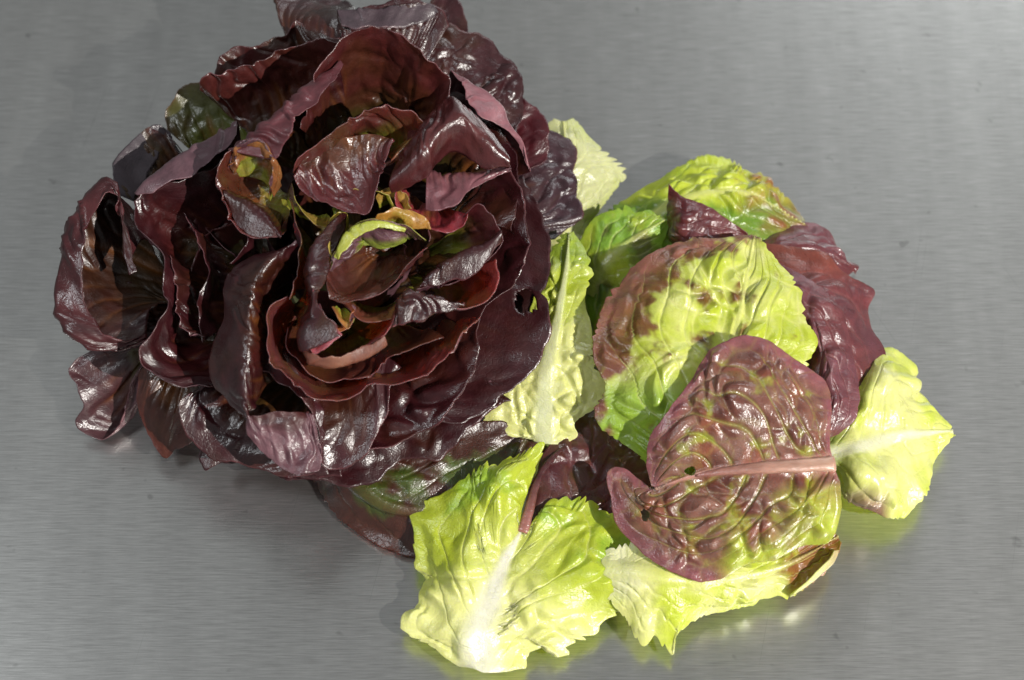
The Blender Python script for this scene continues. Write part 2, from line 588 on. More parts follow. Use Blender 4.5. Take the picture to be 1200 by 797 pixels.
def blade(name, seed, curves, pig, rib_i=None, mat=M_GREEN, res=(170, 150), blister=0.0016, cell=0.010, ruffle=0.0012,
          teeth=0.0, veins=9, slant=0.55, rib_h=0.0006, rib_w=0.004, dull=0.15, under=None, holes=None, parent=None,
          wave=0.0015, sink=0.0008, free=(True, True), tooth=0.006, thick=0.0006):
    """one loose leaf, lofted through curves that run from its foot to its tip (edge ... midrib ... edge)"""
    nu, nv = res
    C = np.array([curve([at(*p) for p in c], nu) for c in curves])
    uu = np.linspace(0, 1, nu)
    for i, j, fr in ((0, 1, free[0]), (-1, -2, free[1])):
        if not fr:
            continue
        d = C[i] - C[j]
        d /= np.maximum(np.linalg.norm(d, axis=1, keepdims=True), 1e-6)
        L = np.linalg.norm(np.diff(C[i], axis=0), axis=1).sum()
        s = uu * L / tooth + 1.7 * noise(uu * L / 0.011, uu * 0 + 3.3, seed + 60 + i)
        saw = np.abs((s % 1.0) - 0.7) * 1.3
        amp = teeth * np.clip(0.5 + 1.2 * noise(uu * L / 0.02, uu * 0 + 1.7, seed + 70 + i), 0.05, 1.4)
        C[i] += d * (fbm(uu * L / 0.010, uu * 0 + 0.5, seed + i + 20, 3) * 0.0012 + (0.5 - saw) * amp)[:, None]
    ch = np.linalg.norm(np.diff(C, axis=0), axis=-1).mean(1)
    t = np.concatenate([[0], np.cumsum(np.maximum(ch, 1e-4))])
    S = hermite(t, C, np.linspace(0, t[-1], nv))
    tv = np.linspace(0, 1, nv)
    V, U = np.meshgrid(tv, uu, indexing='ij')
    r = (t[rib_i] / t[-1]) if rib_i is not None else 0.5
    N = grid_normals(S)
    if N[..., 2].sum() < 0:
        S = S[::-1].copy()
        V = V[::-1].copy()
        N = grid_normals(S)
    W = np.where(V < r, (V - r) / r, (V - r) / (1 - r))          # -1 .. 0 at the midrib .. 1
    av = arc(S, 0)
    lv = av[-1:]
    mean = S.reshape(-1, 3).mean(0)
    _, _, ax = np.linalg.svd((S - mean).reshape(-1, 3)[::7], full_matrices=False)
    pa, pb = (S - mean) @ ax[0], (S - mean) @ ax[1]
    avs = av - lv * (np.abs(V[0, 0] - r))
    au = arc(S, 1)
    e = np.minimum(av if free[0 if V[0, 0] < 0.5 else 1] else 1.0, (lv - av) if free[1 if V[0, 0] < 0.5 else 0] else 1.0)
    x, y = pa / cell + seed * 3.7, pb / cell + seed * 1.9
    wx, wy = x + 0.9 * noise(x * 0.6, y * 0.6, seed + 5), y + 0.9 * noise(x * 0.6, y * 0.6, seed + 9)
    w = worley(wx, wy, seed)
    pil = smooth(0, 0.8, w)
    em = smooth(0.0, 0.007, e)
    aw = np.abs(W)
    Uw = U + 0.09 * noise(U * 4.5, np.where(W > 0, 0.3, 7.7), seed + 12)
    ph = Uw * veins - aw**1.25 * slant * veins + 0.30 * fbm(U * 4, W * 2.2, seed + 2, 2) + np.where(W > 0, 0.37, 0.0)
    lu = au[:, -1:].mean()
    vd = np.abs(ph - np.round(ph)) / veins * lu
    vwid = 0.0011 * (1.2 - aw)
    vein = np.exp(-(vd / vwid)**2) * smooth(1.0, 0.7, aw)
    mid_ = smooth(0, 0.005, vd)                                   # 0 on a side vein
    net = np.exp(-(w / 0.09)**2)
    rw = rib_w * (1.12 - U)
    if rib_i is not None:
        rc = C[rib_i][::3]
        rd = np.full(U.shape, 9.0)
        ru = np.zeros_like(U)
        for q, p in enumerate(rc):
            dq = np.linalg.norm(S - p, axis=-1)
            ru = np.where(dq < rd, q / (len(rc) - 1.0), ru)
            rd = np.minimum(rd, dq)
        rw = np.maximum(rib_w * (1.08 - ru), 0.0006)
        rib = np.exp(-(rd / rw)**3)
        ribn = smooth(0.7, 1.6, rd / rw)
    else:
        rib = np.zeros_like(U)
        ribn = 1.0
    reg = smooth(-0.4, 0.45, fbm(x * 0.3, y * 0.3, seed + 31, 2))
    lump = 0.5 + 0.7 * noise(x * 0.6, y * 0.6, seed + 33)
    h = blister * (pil * (0.45 + 0.55 * mid_) * (0.35 + 0.65 * lump) - 0.3 + 0.5 * (lump - 0.5)) * em * (0.25 + 0.9 * reg) * ribn - sink * vein * em * ribn + rib_h * rib
    h = h + ruffle * fbm(U * lu / 0.016 + seed, V * 1.3, seed + 3, 2) * smooth(0.02, 0.0, e)
    h = h + wave * fbm(pa / 0.022, pb / 0.022, seed + 8, 2)
    S = S + N * h[..., None]
    S[..., 2] = np.maximum(S[..., 2], 0.0016)
    env = dict(u=U, w=W, aw=aw, e=e, pil=pil, vein=vein, rib=rib, net=net, s=au, t=avs,
               n=lambda f, k=0: fbm(pa / f, pb / f, seed + 100 + k, 4))
    x_, y_ = pix(S)
    env['px'], env['py'] = x_, y_
    c = pig(env)
    c = np.clip(c, 0.002, 0.9)
    cu = under(env) if under else c * 0.75 + np.array([0.06, 0.06, 0.035])
    co = np.stack([pa * 100 + seed * 11.3, pb * 100 + seed * 5.1, np.full_like(au, seed * 2.7)], -1)
    me = shell_mesh(name, S, rgba(c, dull), rgba(np.clip(cu, 0.002, 0.9), dull + 0.3), co, mat, thick=thick, hole=hole_mask(S, holes))
    return link(name, me, parent), S


def tag(o, label, cat, group=None):
    o['label'] = label
    o['category'] = cat
    if group:
        o['group'] = group


# ------------------------------------------------------------------ pigments of the loose leaves
WHITE = np.array((0.74, 0.74, 0.56))
CREAM = np.array((0.62, 0.65, 0.22))
LIME = np.array((0.38, 0.46, 0.03))
GREEN = np.array((0.13, 0.24, 0.02))
DGREEN = np.array((0.06, 0.085, 0.012))
WINE = np.array((0.13, 0.032, 0.036))
PURPLE = np.array((0.125, 0.04, 0.05))
ROSE = np.array((0.30, 0.13, 0.115))
RUST = np.array((0.22, 0.06, 0.025))
DARKRED = np.array((0.055, 0.012, 0.014))


def ribbed(c, g, col=WHITE, amt=0.85, v=0.35, vc=None):
    c = mix(c, CREAM if vc is None else vc, np.clip(g['vein'] * v, 0, 1))
    c = mix(c, col, np.clip(g['rib'] * amt, 0, 1))
    return mix(c, (0.02, 0.012, 0.008), smooth(0.93, 1.0, g['n'](0.003, 55) + 0.25 * g['n'](0.02, 56)) * 0.9)   # specks of soil


def tube(name, pts, radii, colr, parent, mat, flat=0.6, n=40, m=12, seed=1):
    P = curve([at(*p) for p in pts], n)
    rr = np.interp(np.linspace(0, 1, n), np.linspace(0, 1, len(radii)), radii)
    T = np.gradient(P, axis=0)
    T /= np.linalg.norm(T, axis=1, keepdims=True)
    Sd = np.cross(T, np.array([0, 0, 1.0]))
    Sd /= np.linalg.norm(Sd, axis=1, keepdims=True)
    Up = np.cross(Sd, T)
    a = np.linspace(0, 2 * math.pi, m, endpoint=False)
    A, I = np.meshgrid(a, np.arange(n), indexing='xy')
    wob = 1 + 0.12 * noise(np.cos(A) * 2 + I * 0.25, np.sin(A) * 2 + seed, seed)
    S = P[:, None] + (Sd[:, None] * np.cos(A)[..., None] + Up[:, None] * (np.sin(A) * flat)[..., None]) * (rr[:, None] * wob)[..., None]
    V = S.reshape(-1, 3)
    F = []
    for i in range(n - 1):
        for j in range(m):
            k = (j + 1) % m
            F.append((i * m + j, i * m + k, (i + 1) * m + k, (i + 1) * m + j))
    F.append(tuple(range(m - 1, -1, -1)))
    F.append(tuple((n - 1) * m + j for j in range(m)))
    me = bpy.data.meshes.new(name)
    me.from_pydata(V.tolist(), [], F)
    for p in me.polygons:
        p.use_smooth = True
    cc = np.array([colr(t) for t in np.linspace(0, 1, n)])
    cc = np.repeat(cc, m, 0) * (1 + 0.15 * noise(I.ravel() * 0.3, np.repeat(0.0, n * m) + A.ravel() * 2, seed))[:, None]
    at_ = me.attributes.new('pigment', 'FLOAT_COLOR', 'POINT')
    at_.data.foreach_set('color', np.concatenate([cc, np.full((n * m, 1), 0.25)], 1).astype(np.float32).ravel())
    at_ = me.attributes.new('leaf_co', 'FLOAT_VECTOR', 'POINT')
    at_.data.foreach_set('vector', (np.stack([V[:, 0] * 30, V[:, 1] * 100, V[:, 2] * 100], 1)).astype(np.float32).ravel())
    me.materials.append(mat)
    return link(name, me, parent)


GRP = 'loose lettuce leaves piled on the steel'

# ------------------------------------------------------------------ the loose leaves
# back: pale leaf behind the head
def pg(g):
    c = mix(np.array((0.48, 0.50, 0.25)), LIME * 0.9, smooth(-0.2, 0.6, g['n'](0.02) + 0.3 * g['aw'] - 0.2) * 0.4)
    return ribbed(c, g, CREAM * 0.95, 0.7)
o, _ = blade('lettuce_leaf', 11, [
    [(628, 290, 2.0), (630, 240, 2.6), (632, 190, 3.2), (638, 155, 3.4), (648, 139, 3.4)],
    [(655, 295, 2.2), (662, 240, 3.0), (664, 190, 3.6), (662, 160, 3.7), (660, 142, 3.4)],
    [(690, 290, 1.4), (694, 258, 1.6), (714, 234, 1.8), (733, 203, 2.2), (712, 184, 2.8), (693, 160, 3.2), (672, 138, 3.3)],
], pg, rib_i=1, teeth=0.006, res=(120, 100), veins=5, sink=0.0005, cell=0.013, blister=0.003)
tag(o, 'pale cream green leaf sticking out behind the red head, at the back', 'lettuce leaf', GRP)

# back: green leaf turning rust at its far end
def pg(g):
    red = smooth(850, 915, g['px'] + 60 * g['n'](0.012)) * smooth(0.9, 0.1, smooth(250, 300, g['py']))
    c = mix(LIME * 1.1, GREEN, smooth(-0.3, 0.5, g['n'](0.02) + smooth(215, 262, g['py']) * 1.2 - 0.5))
    c = mix(c, RUST, np.clip(red * (0.5 + 0.7 * g['pil']), 0, 1) * 0.9)
    return ribbed(c, g, CREAM, 0.6, 0.4)
o, _ = blade('lettuce_leaf', 12, [
    [(690, 285, 1.2), (720, 243, 1.6), (758, 218, 2.0), (790, 199, 2.2), (826, 181, 2.3), (853, 187, 2.2), (876, 200, 2.2), (900, 208, 2.0), (924, 234, 1.8), (943, 258, 1.5)],
    [(715, 300, 2.0), (770, 250, 3.0), (830, 226, 3.4), (890, 232, 3.0), (945, 264, 2.0)],
    [(740, 330, 2.0), (800, 300, 2.6), (860, 285, 2.8), (910, 280, 2.4), (948, 270, 1.6)],
], pg, rib_i=1, teeth=0.005, res=(150, 110), veins=5, sink=0.0005, cell=0.013, blister=0.004)
tag(o, 'bright green leaf with rusty end, farthest back on the steel', 'lettuce leaf', GRP)

# mid green leaf in the shade between
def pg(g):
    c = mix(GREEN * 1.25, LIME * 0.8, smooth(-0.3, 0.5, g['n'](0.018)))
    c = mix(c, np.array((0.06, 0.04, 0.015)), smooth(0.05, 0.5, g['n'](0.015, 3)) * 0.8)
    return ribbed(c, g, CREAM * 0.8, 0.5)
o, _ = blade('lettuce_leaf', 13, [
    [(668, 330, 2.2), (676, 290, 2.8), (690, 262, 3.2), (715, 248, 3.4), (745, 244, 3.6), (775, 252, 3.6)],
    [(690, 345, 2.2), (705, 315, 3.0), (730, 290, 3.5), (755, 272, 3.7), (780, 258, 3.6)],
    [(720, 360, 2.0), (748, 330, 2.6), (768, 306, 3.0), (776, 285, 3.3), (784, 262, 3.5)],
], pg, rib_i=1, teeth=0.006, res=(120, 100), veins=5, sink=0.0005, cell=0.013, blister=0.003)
tag(o, 'shaded green leaf tucked between the red head and the round blotched leaf', 'lettuce leaf', GRP)

# lower green leaf, dark in the gap
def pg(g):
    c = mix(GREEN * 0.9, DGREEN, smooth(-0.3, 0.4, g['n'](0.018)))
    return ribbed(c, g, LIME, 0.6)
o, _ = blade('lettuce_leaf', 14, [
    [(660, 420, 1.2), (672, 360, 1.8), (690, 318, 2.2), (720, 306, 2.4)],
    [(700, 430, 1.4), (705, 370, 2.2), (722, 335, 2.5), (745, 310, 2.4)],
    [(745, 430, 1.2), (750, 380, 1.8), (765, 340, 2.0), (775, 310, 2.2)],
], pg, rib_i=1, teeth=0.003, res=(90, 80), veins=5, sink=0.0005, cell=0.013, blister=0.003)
tag(o, 'dark green leaf low in the gap right of the pale blistered leaf', 'lettuce leaf', GRP)

# dark red folded leaf poking up behind the round leaf
def pg(g):
    c = mix(DARKRED * 1.6, WINE * 0.9, smooth(-0.3, 0.5, g['n'](0.014)))
    c = mix(c, np.array((0.05, 0.07, 0.015)), smooth(800, 782, g['px']) * smooth(225, 245, g['py']))
    return c
o, _ = blade('lettuce_leaf', 15, [
    [(783, 215, 4.6), (799, 231, 4.8), (822, 238, 4.9), (846, 253, 4.7), (876, 274, 4.2)],
    [(781, 240, 4.2), (802, 254, 4.6), (830, 262, 4.6), (855, 270, 4.4), (880, 286, 3.8)],
    [(779, 275, 3.0), (800, 300, 3.4), (830, 310, 3.5), (860, 312, 3.4), (890, 315, 3.0)],
], pg, mat=M_RED, res=(110, 70), blister=0.004, cell=0.015, free=(True, False), veins=4, sink=0.0004)
tag(o, 'small dark red leaf with pointed tip just behind the round blotched leaf', 'lettuce leaf', GRP)

# far right dark purple leaf
def pg(g):
    c = mix(DARKRED * 1.8, PURPLE, smooth(-0.3, 0.5, g['n'](0.02)))
    return c
o, _ = blade('lettuce_leaf', 16, [
    [(868, 285, 1.2), (905, 262, 1.6), (945, 259, 1.9), (975, 268, 1.8), (985, 290, 1.6), (990, 302, 1.4), (1005, 312, 1.0)],
    [(870, 305, 2.6), (915, 290, 3.0), (950, 288, 2.8), (978, 298, 2.2), (1003, 316, 1.1)],
    [(880, 340, 2.0), (920, 335, 2.2), (955, 330, 2.0), (982, 325, 1.6), (1000, 319, 1.0)],
], pg, rib_i=1, mat=M_RED, res=(120, 90), teeth=0.001, wave=0.003, veins=4, sink=0.0004, cell=0.015, blister=0.004)
tag(o, 'dark purple leaf lying flat behind the pile, in front of the rusty green end', 'lettuce leaf', GRP)

# right outer wine red leaf
def pg(g):
    c = mix(WINE, PURPLE * 0.75, smooth(-0.3, 0.5, g['n'](0.02)))
    c = mix(c, RUST, smooth(345, 300, g['py']) * 0.5)
    c = mix(c, ROSE * 0.7, g['vein'] * 0.4)
    return c
o, _ = blade('lettuce_leaf', 17, [
    [(890, 285, 3.2), (930, 288, 3.4), (968, 300, 3.4), (985, 318, 3.2), (1010, 328, 3.0), (1026, 340, 2.6), (1021, 365, 2.6), (1022, 385, 2.6), (1036, 406, 2.4), (1041, 432, 2.2), (1033, 462, 2.0), (1008, 494, 1.8)],
    [(890, 330, 3.4), (930, 335, 3.9), (965, 355, 4.0), (985, 390, 3.8), (998, 430, 3.4), (995, 480, 2.6)],
    [(880, 380, 2.6), (910, 400, 2.8), (935, 430, 2.8), (955, 470, 2.6), (970, 500, 2.4)],
], pg, mat=M_RED, res=(150, 90), blister=0.004, cell=0.015, free=(True, False), wave=0.003, veins=4, sink=0.0004)
tag(o, 'wine red leaf with wavy outer margin, rightmost red leaf of the pile', 'lettuce leaf', GRP)

# pale leaf in the middle, beside the head
def pg(g):
    low = smooth(330, 430, g['py'] + 40 * g['n'](0.02))
    c = mix(LIME * 0.9, CREAM * 1.0, low)
    c = mix(c, CREAM * 1.15, g['pil'] * 0.35)
    c = mix(c, GREEN, smooth(340, 290, g['py']) * 0.5)
    return ribbed(c, g, np.array((0.58, 0.62, 0.36)), 0.7, 0.15)
o, _ = blade('lettuce_leaf', 18, [
    [(622, 516, 2.0), (596, 508, 2.1), (567, 490, 2.2), (585, 465, 2.8), (605, 425, 3.4), (622, 360, 4.0), (640, 305, 4.4), (660, 272, 4.4)],
    [(638, 520, 2.2), (638, 480, 2.9), (640, 430, 3.7), (654, 370, 4.3), (664, 310, 4.7), (667, 272, 4.6)],
    [(658, 521, 2.2), (677, 511, 2.3), (674, 496, 2.7), (697, 480, 3.0), (712, 463, 3.3), (697, 425, 3.8), (694, 385, 4.0), (684, 352, 4.2), (692, 325, 4.2), (684, 290, 4.4), (672, 271, 4.4)],
], pg, rib_i=1, teeth=0.004, blister=0.006, cell=0.011, rib_w=0.0045, veins=6, res=(190, 130), slant=0.35, sink=0.0004, wave=0.003)
tag(o, 'pale blistered leaf with broad midrib wedged against the right side of the red head', 'lettuce leaf', GRP)

# dark leaf under the head
def pg(g):
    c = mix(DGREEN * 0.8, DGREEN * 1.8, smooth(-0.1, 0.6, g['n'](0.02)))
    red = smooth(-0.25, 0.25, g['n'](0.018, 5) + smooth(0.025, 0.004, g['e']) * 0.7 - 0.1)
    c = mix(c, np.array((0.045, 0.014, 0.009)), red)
    return ribbed(c, g, np.array((0.08, 0.05, 0.015)), 0.5, 0.2, np.array((0.08, 0.06, 0.02)))
o, _ = blade('lettuce_leaf', 19, [
    [(345, 545, 0.8), (368, 563, 0.5), (384, 588, 0.4), (404, 615, 0.3), (436, 635, 0.3), (478, 651, 0.3), (520, 650, 0.4), (560, 640, 0.4)],
    [(380, 530, 2.2), (410, 560, 2.2), (445, 590, 1.8), (500, 600, 1.6), (560, 590, 1.5), (600, 570, 1.4)],
    [(430, 500, 2.2), (470, 515, 2.4), (530, 500, 2.6), (580, 492, 2.4), (610, 500, 2.0), (645, 525, 1.6)],
], pg, rib_i=1, mat=M_RED, res=(150, 110), teeth=0.002, blister=0.004, cell=0.015, veins=4, sink=0.0004)
tag(o, 'dark brownish green leaf flattened under the front of the red head', 'lettuce leaf', GRP)

# dark red leaf deep in the middle of the pile
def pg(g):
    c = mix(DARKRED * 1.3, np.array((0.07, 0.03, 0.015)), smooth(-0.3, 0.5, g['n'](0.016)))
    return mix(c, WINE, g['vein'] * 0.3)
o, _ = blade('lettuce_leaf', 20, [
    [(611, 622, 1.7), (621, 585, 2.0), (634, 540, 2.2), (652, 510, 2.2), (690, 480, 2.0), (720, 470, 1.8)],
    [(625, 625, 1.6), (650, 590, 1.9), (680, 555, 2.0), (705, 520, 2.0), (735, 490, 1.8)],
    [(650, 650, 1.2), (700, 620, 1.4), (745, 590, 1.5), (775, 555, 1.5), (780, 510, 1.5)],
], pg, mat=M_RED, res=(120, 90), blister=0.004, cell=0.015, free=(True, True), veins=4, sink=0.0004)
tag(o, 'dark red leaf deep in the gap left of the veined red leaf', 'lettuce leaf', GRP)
tube('midrib', [(612, 624, 2.15), (620, 598, 2.3), (627, 570, 2.4), (640, 545, 2.4), (665, 520, 2.2)], [0.0026, 0.0021, 0.0017, 0.0012, 0.0006],
     lambda t: mix(np.array((0.30, 0.12, 0.10)), np.array(DARKRED), min(1.0, t * 1.8)), o, M_RED, flat=0.5)

# purple leaf behind the round one
def pg(g):
    c = mix(PURPLE * 1.05, WINE * 0.9, smooth(-0.3, 0.5, g['n'](0.02)))
    return mix(c, ROSE, g['vein'] * 0.35)
o, _ = blade('lettuce_leaf', 21, [
    [(885, 292, 4.4), (922, 314, 4.6), (960, 334, 4.8), (986, 365, 4.8), (999, 412, 4.6), (1006, 455, 4.4), (1003, 485, 4.2), (987, 505, 4.0), (972, 514, 3.8)],
    [(890, 325, 4.5), (925, 345, 5.0), (955, 375, 5.2), (970, 420, 5.1), (978, 465, 4.8), (970, 508, 4.2)],
    [(890, 360, 3.6), (915, 380, 3.8), (935, 420, 4.0), (945, 460, 4.0), (955, 500, 3.8)],
], pg, mat=M_RED, res=(140, 90), blister=0.004, cell=0.015, free=(True, False), teeth=0.0005, dull=0.35, veins=4, sink=0.0004)
tag(o, 'purple leaf curving round the right edge of the round blotched leaf', 'lettuce leaf', GRP)

# the round blotched leaf
def pg(g):
    px, py = g['px'], g['py']
    c = mix(LIME * 1.05, CREAM * 1.05, np.clip(smooth(-0.4, 0.5, g['n'](0.02)) * 0.6 + 0.35 * g['net'], 0, 1))
    c = mix(c, GREEN * 1.3, smooth(425, 470, py) * 0.75)
    k = 1.15 * smooth(800, 735, px + 0.45 * (py - 340)) + 0.55 * smooth(320, 283, py + 0.25 * (px - 850)) - 0.5 * smooth(440, 480, py) * smooth(712, 730, px)
    k = k + 1.0 * g['n'](0.013, 3) + 0.30 * (g['pil'] - 0.5) - 0.5 * smooth(862, 930, px) - 0.45 * g['vein']
    k = k + 0.35 * g['n'](0.005, 14)
    red = smooth(0.02, 0.62, k)
    rc = mix(RUST * 0.65, WINE * 1.5, smooth(0.014, 0.003, g['e'] + 0.006 * g['n'](0.01, 8)))
    rc = mix(rc, rc * 0.55, smooth(-0.2, 0.5, g['n'](0.008, 19)))
    c = mix(c, rc, red * 0.95)
    return ribbed(c, g, CREAM * 1.05, 0.5, 0.4)
o, _ = blade('lettuce_leaf', 22, [
    [(800, 565, 3.4), (765, 545, 3.4), (740, 530, 3.6), (714, 508, 3.8), (700, 482, 4.2), (711, 455, 4.6), (697, 425, 4.8), (699, 385, 5.1), (716, 345, 5.3), (745, 310, 5.4), (775, 292, 5.4), (803, 281, 5.4), (822, 279, 5.4), (850, 277, 5.3), (880, 275, 5.2)],
    [(820, 550, 4.2), (790, 500, 5.0), (785, 440, 5.8), (795, 380, 6.0), (820, 330, 6.0), (850, 300, 5.8), (882, 276, 5.3)],
    [(845, 540, 4.2), (846, 490, 4.9), (850, 440, 5.2), (862, 390, 5.4), (874, 330, 5.5), (884, 276, 5.3)],
    [(870, 540, 4.4), (890, 480, 5.0), (905, 430, 5.4), (905, 380, 5.7), (900, 330, 5.7), (886, 277, 5.3)],
    [(900, 560, 4.4), (925, 490, 4.8), (945, 425, 5.1), (958, 402, 5.2), (940, 372, 5.3), (936, 345, 5.4), (926, 325, 5.4), (906, 300, 5.4), (888, 277, 5.3)],
], pg, rib_i=2, teeth=0.0028, blister=0.0042, cell=0.013, res=(220, 190), veins=6, slant=0.75, rib_w=0.003, sink=0.0006, ruffle=0.002)
tag(o, 'round leaf blotched red and lime green, partly covered by the veined red leaf', 'lettuce leaf', GRP)

# right yellow green leaf
def pg(g):
    px, py = g['px'], g['py']
    c = mix(CREAM * 1.05, LIME * 1.1, smooth(-0.3, 0.5, g['n'](0.02) + 0.5 * g['aw'] - 0.25) * 0.8)
    red = smooth(560, 600, py + 12 * g['n'](0.01)) * smooth(1050, 1030, px)
    c = mix(c, ROSE * 0.75, red * 0.95)
    c = mix(c, GREEN * 1.2, smooth(1000, 975, px) * 0.5)
    return ribbed(c, g, WHITE * 0.9, 0.7, 0.4)
o, _ = blade('lettuce_leaf', 23, [
    [(964, 505, 2.8), (990, 470, 2.8), (1012, 425, 2.4), (1028, 401, 2.0), (1052, 410, 1.8), (1076, 436, 1.5), (1067, 450, 1.6), (1090, 478, 1.4), (1113, 503, 1.1)],
    [(970, 525, 3.2), (1005, 490, 3.8), (1030, 460, 3.8), (1055, 460, 3.2), (1085, 485, 2.2), (1113, 504, 1.2)],
    [(972, 535, 3.2), (1008, 525, 3.4), (1045, 512, 3.0), (1080, 508, 2.2), (1113, 505, 1.2)],
    [(975, 545, 3.2), (1005, 555, 3.8), (1035, 560, 3.4), (1060, 545, 2.6), (1085, 525, 1.8), (1113, 506, 1.2)],
    [(976, 555, 2.8), (990, 570, 2.4), (1011, 594, 1.9), (1036, 607, 1.6), (1057, 607, 1.4), (1078, 577, 1.4), (1098, 544, 1.3), (1113, 507, 1.1)],
], pg, rib_i=2, teeth=0.002, blister=0.005, cell=0.018, res=(170, 150), veins=5, sink=0.0005, wave=0.005, ruffle=0.002)
tag(o, 'yellow green crinkled leaf at the far right end of the pile', 'lettuce leaf', GRP)

# bottom right yellow green leaf under the veined red one
def pg(g):
    px, py = g['px'], g['py']
    c = mix(LIME * 1.2, CREAM * 1.05, smooth(-0.3, 0.6, g['n'](0.02) + smooth(800, 740, px) * 0.6))
    red = smooth(905, 950, px + 50 * g['n'](0.012) + 0.4 * (690 - py))
    c = mix(c, RUST * 1.0, red * 0.95)
    c = mix(c, WHITE, smooth(765, 725, px + 25 * g['n'](0.01)) * smooth(712, 690, py) * 0.45)
    return ribbed(c, g, CREAM, 0.4, 0.5)
o, _ = blade('lettuce_leaf', 24, [
    [(706, 648, 2.2), (760, 632, 2.8), (830, 645, 2.8), (900, 640, 2.4), (950, 630, 2.0), (978, 622, 1.8)],
    [(704, 668, 2.1), (760, 672, 2.8), (830, 678, 2.6), (900, 670, 2.2), (950, 648, 1.9), (982, 628, 1.8)],
    [(704, 690, 1.7), (726, 716, 1.4), (742, 738, 1.1), (754, 755, 0.9), (767, 744, 1.1), (788, 765, 0.9), (793, 742, 1.2), (820, 724, 1.1), (850, 717, 1.0), (878, 714, 0.9), (900, 704, 1.0), (930, 696, 1.1), (955, 676, 1.3), (978, 655, 1.5), (985, 636, 1.8)],
], pg, rib_i=1, teeth=0.003, blister=0.004, cell=0.016, res=(190, 120), veins=6, sink=0.0005, wave=0.003)
tag(o, 'yellow green leaf with rusty folded tip under the veined red leaf', 'lettuce leaf', GRP)
# its turned up margin
def pg(g):
    return mix(CREAM * 0.95, ROSE * 1.1, smooth(955, 985, g['px']) * 0.6)
m, _ = blade('folded_margin', 25, [
    [(926, 700, 1.1), (942, 690, 1.2), (960, 676, 1.4), (978, 660, 1.6), (984, 645, 1.8)],
    [(930, 697, 1.7), (944, 683, 2.0), (960, 668, 2.2), (974, 655, 2.2), (978, 646, 2.2)],
], pg, res=(60, 24), blister=0.0004, free=(True, True), ruffle=0.0005, wave=0.0005, parent=o)
m['label'] = 'pale underside of the folded rusty tip'

# big pale leaf at the bottom
def pg(g):
    px, py = g['px'], g['py']
    cream = np.clip(smooth(640, 730, py - 0.25 * (px - 560) + 45 * g['n'](0.02)) * 1.0 + 0.5 * smooth(0.6, 0.0, g['aw']) * smooth(560, 640, py), 0, 1)
    c = mix(LIME * 1.0, CREAM * 1.12, cream)
    c = mix(c, GREEN * 1.5, np.clip(smooth(0.0, 0.5, g['n'](0.022, 4)) * smooth(690, 640, py) * 0.7, 0, 1))
    c = mix(c, RUST, smooth(0.35, 0.75, g['n'](0.012, 6)) * np.exp(-((px - 692) / 26)**2 - ((py - 655) / 20)**2) * 0.9)
    return ribbed(c, g, WHITE * 0.92, 0.9, 0.45)
LEFT9 = [(548, 782, 0.9), (525, 770, 0.9), (505, 757, 0.9), (484, 740, 0.8), (479, 727, 0.9), (493, 709, 1.0), (491, 696, 1.0), (497, 680, 1.1), (487, 667, 1.1), (489, 655, 1.2), (483, 620, 1.4), (481, 595, 1.6), (511, 581, 2.0), (540, 566, 2.4), (583, 544, 2.8), (615, 528, 3.0), (635, 524, 3.0), (627, 556, 2.8), (615, 580, 2.5), (610, 610, 2.2)]
o, _ = blade('lettuce_leaf', 26, [
    LEFT9,
    [(556, 784, 1.2), (528, 735, 1.8), (530, 690, 2.2), (535, 645, 2.5), (555, 610, 2.9), (590, 575, 3.2), (606, 585, 2.9), (610, 614, 2.3)],
    [(566, 788, 1.3), (560, 745, 1.7), (576, 700, 1.9), (593, 655, 2.0), (611, 622, 2.1)],
    [(585, 788, 1.2), (612, 735, 1.9), (645, 695, 2.3), (672, 650, 2.5), (668, 615, 2.4), (640, 605, 2.3), (613, 623, 2.1)],
    [(602, 786, 0.9), (617, 784, 0.9), (622, 766, 1.1), (646, 758, 1.0), (652, 772, 0.9), (664, 766, 0.9), (667, 750, 1.0), (687, 746, 1.0), (718, 721, 1.0), (726, 706, 1.2), (728, 676, 1.6), (750, 648, 1.6), (736, 617, 1.9), (694, 590, 2.2), (673, 585, 2.2), (646, 589, 2.1), (626, 611, 2.0), (614, 624, 2.1)],
], pg, rib_i=2, teeth=0.0052, blister=0.0048, cell=0.016, res=(230, 200), veins=5, slant=0.5, rib_w=0.0085, rib_h=0.001, sink=0.0005, ruffle=0.003, wave=0.0045, tooth=0.008)
tag(o, 'largest pale leaf with broad white midrib, lowest in the picture', 'lettuce leaf', GRP)

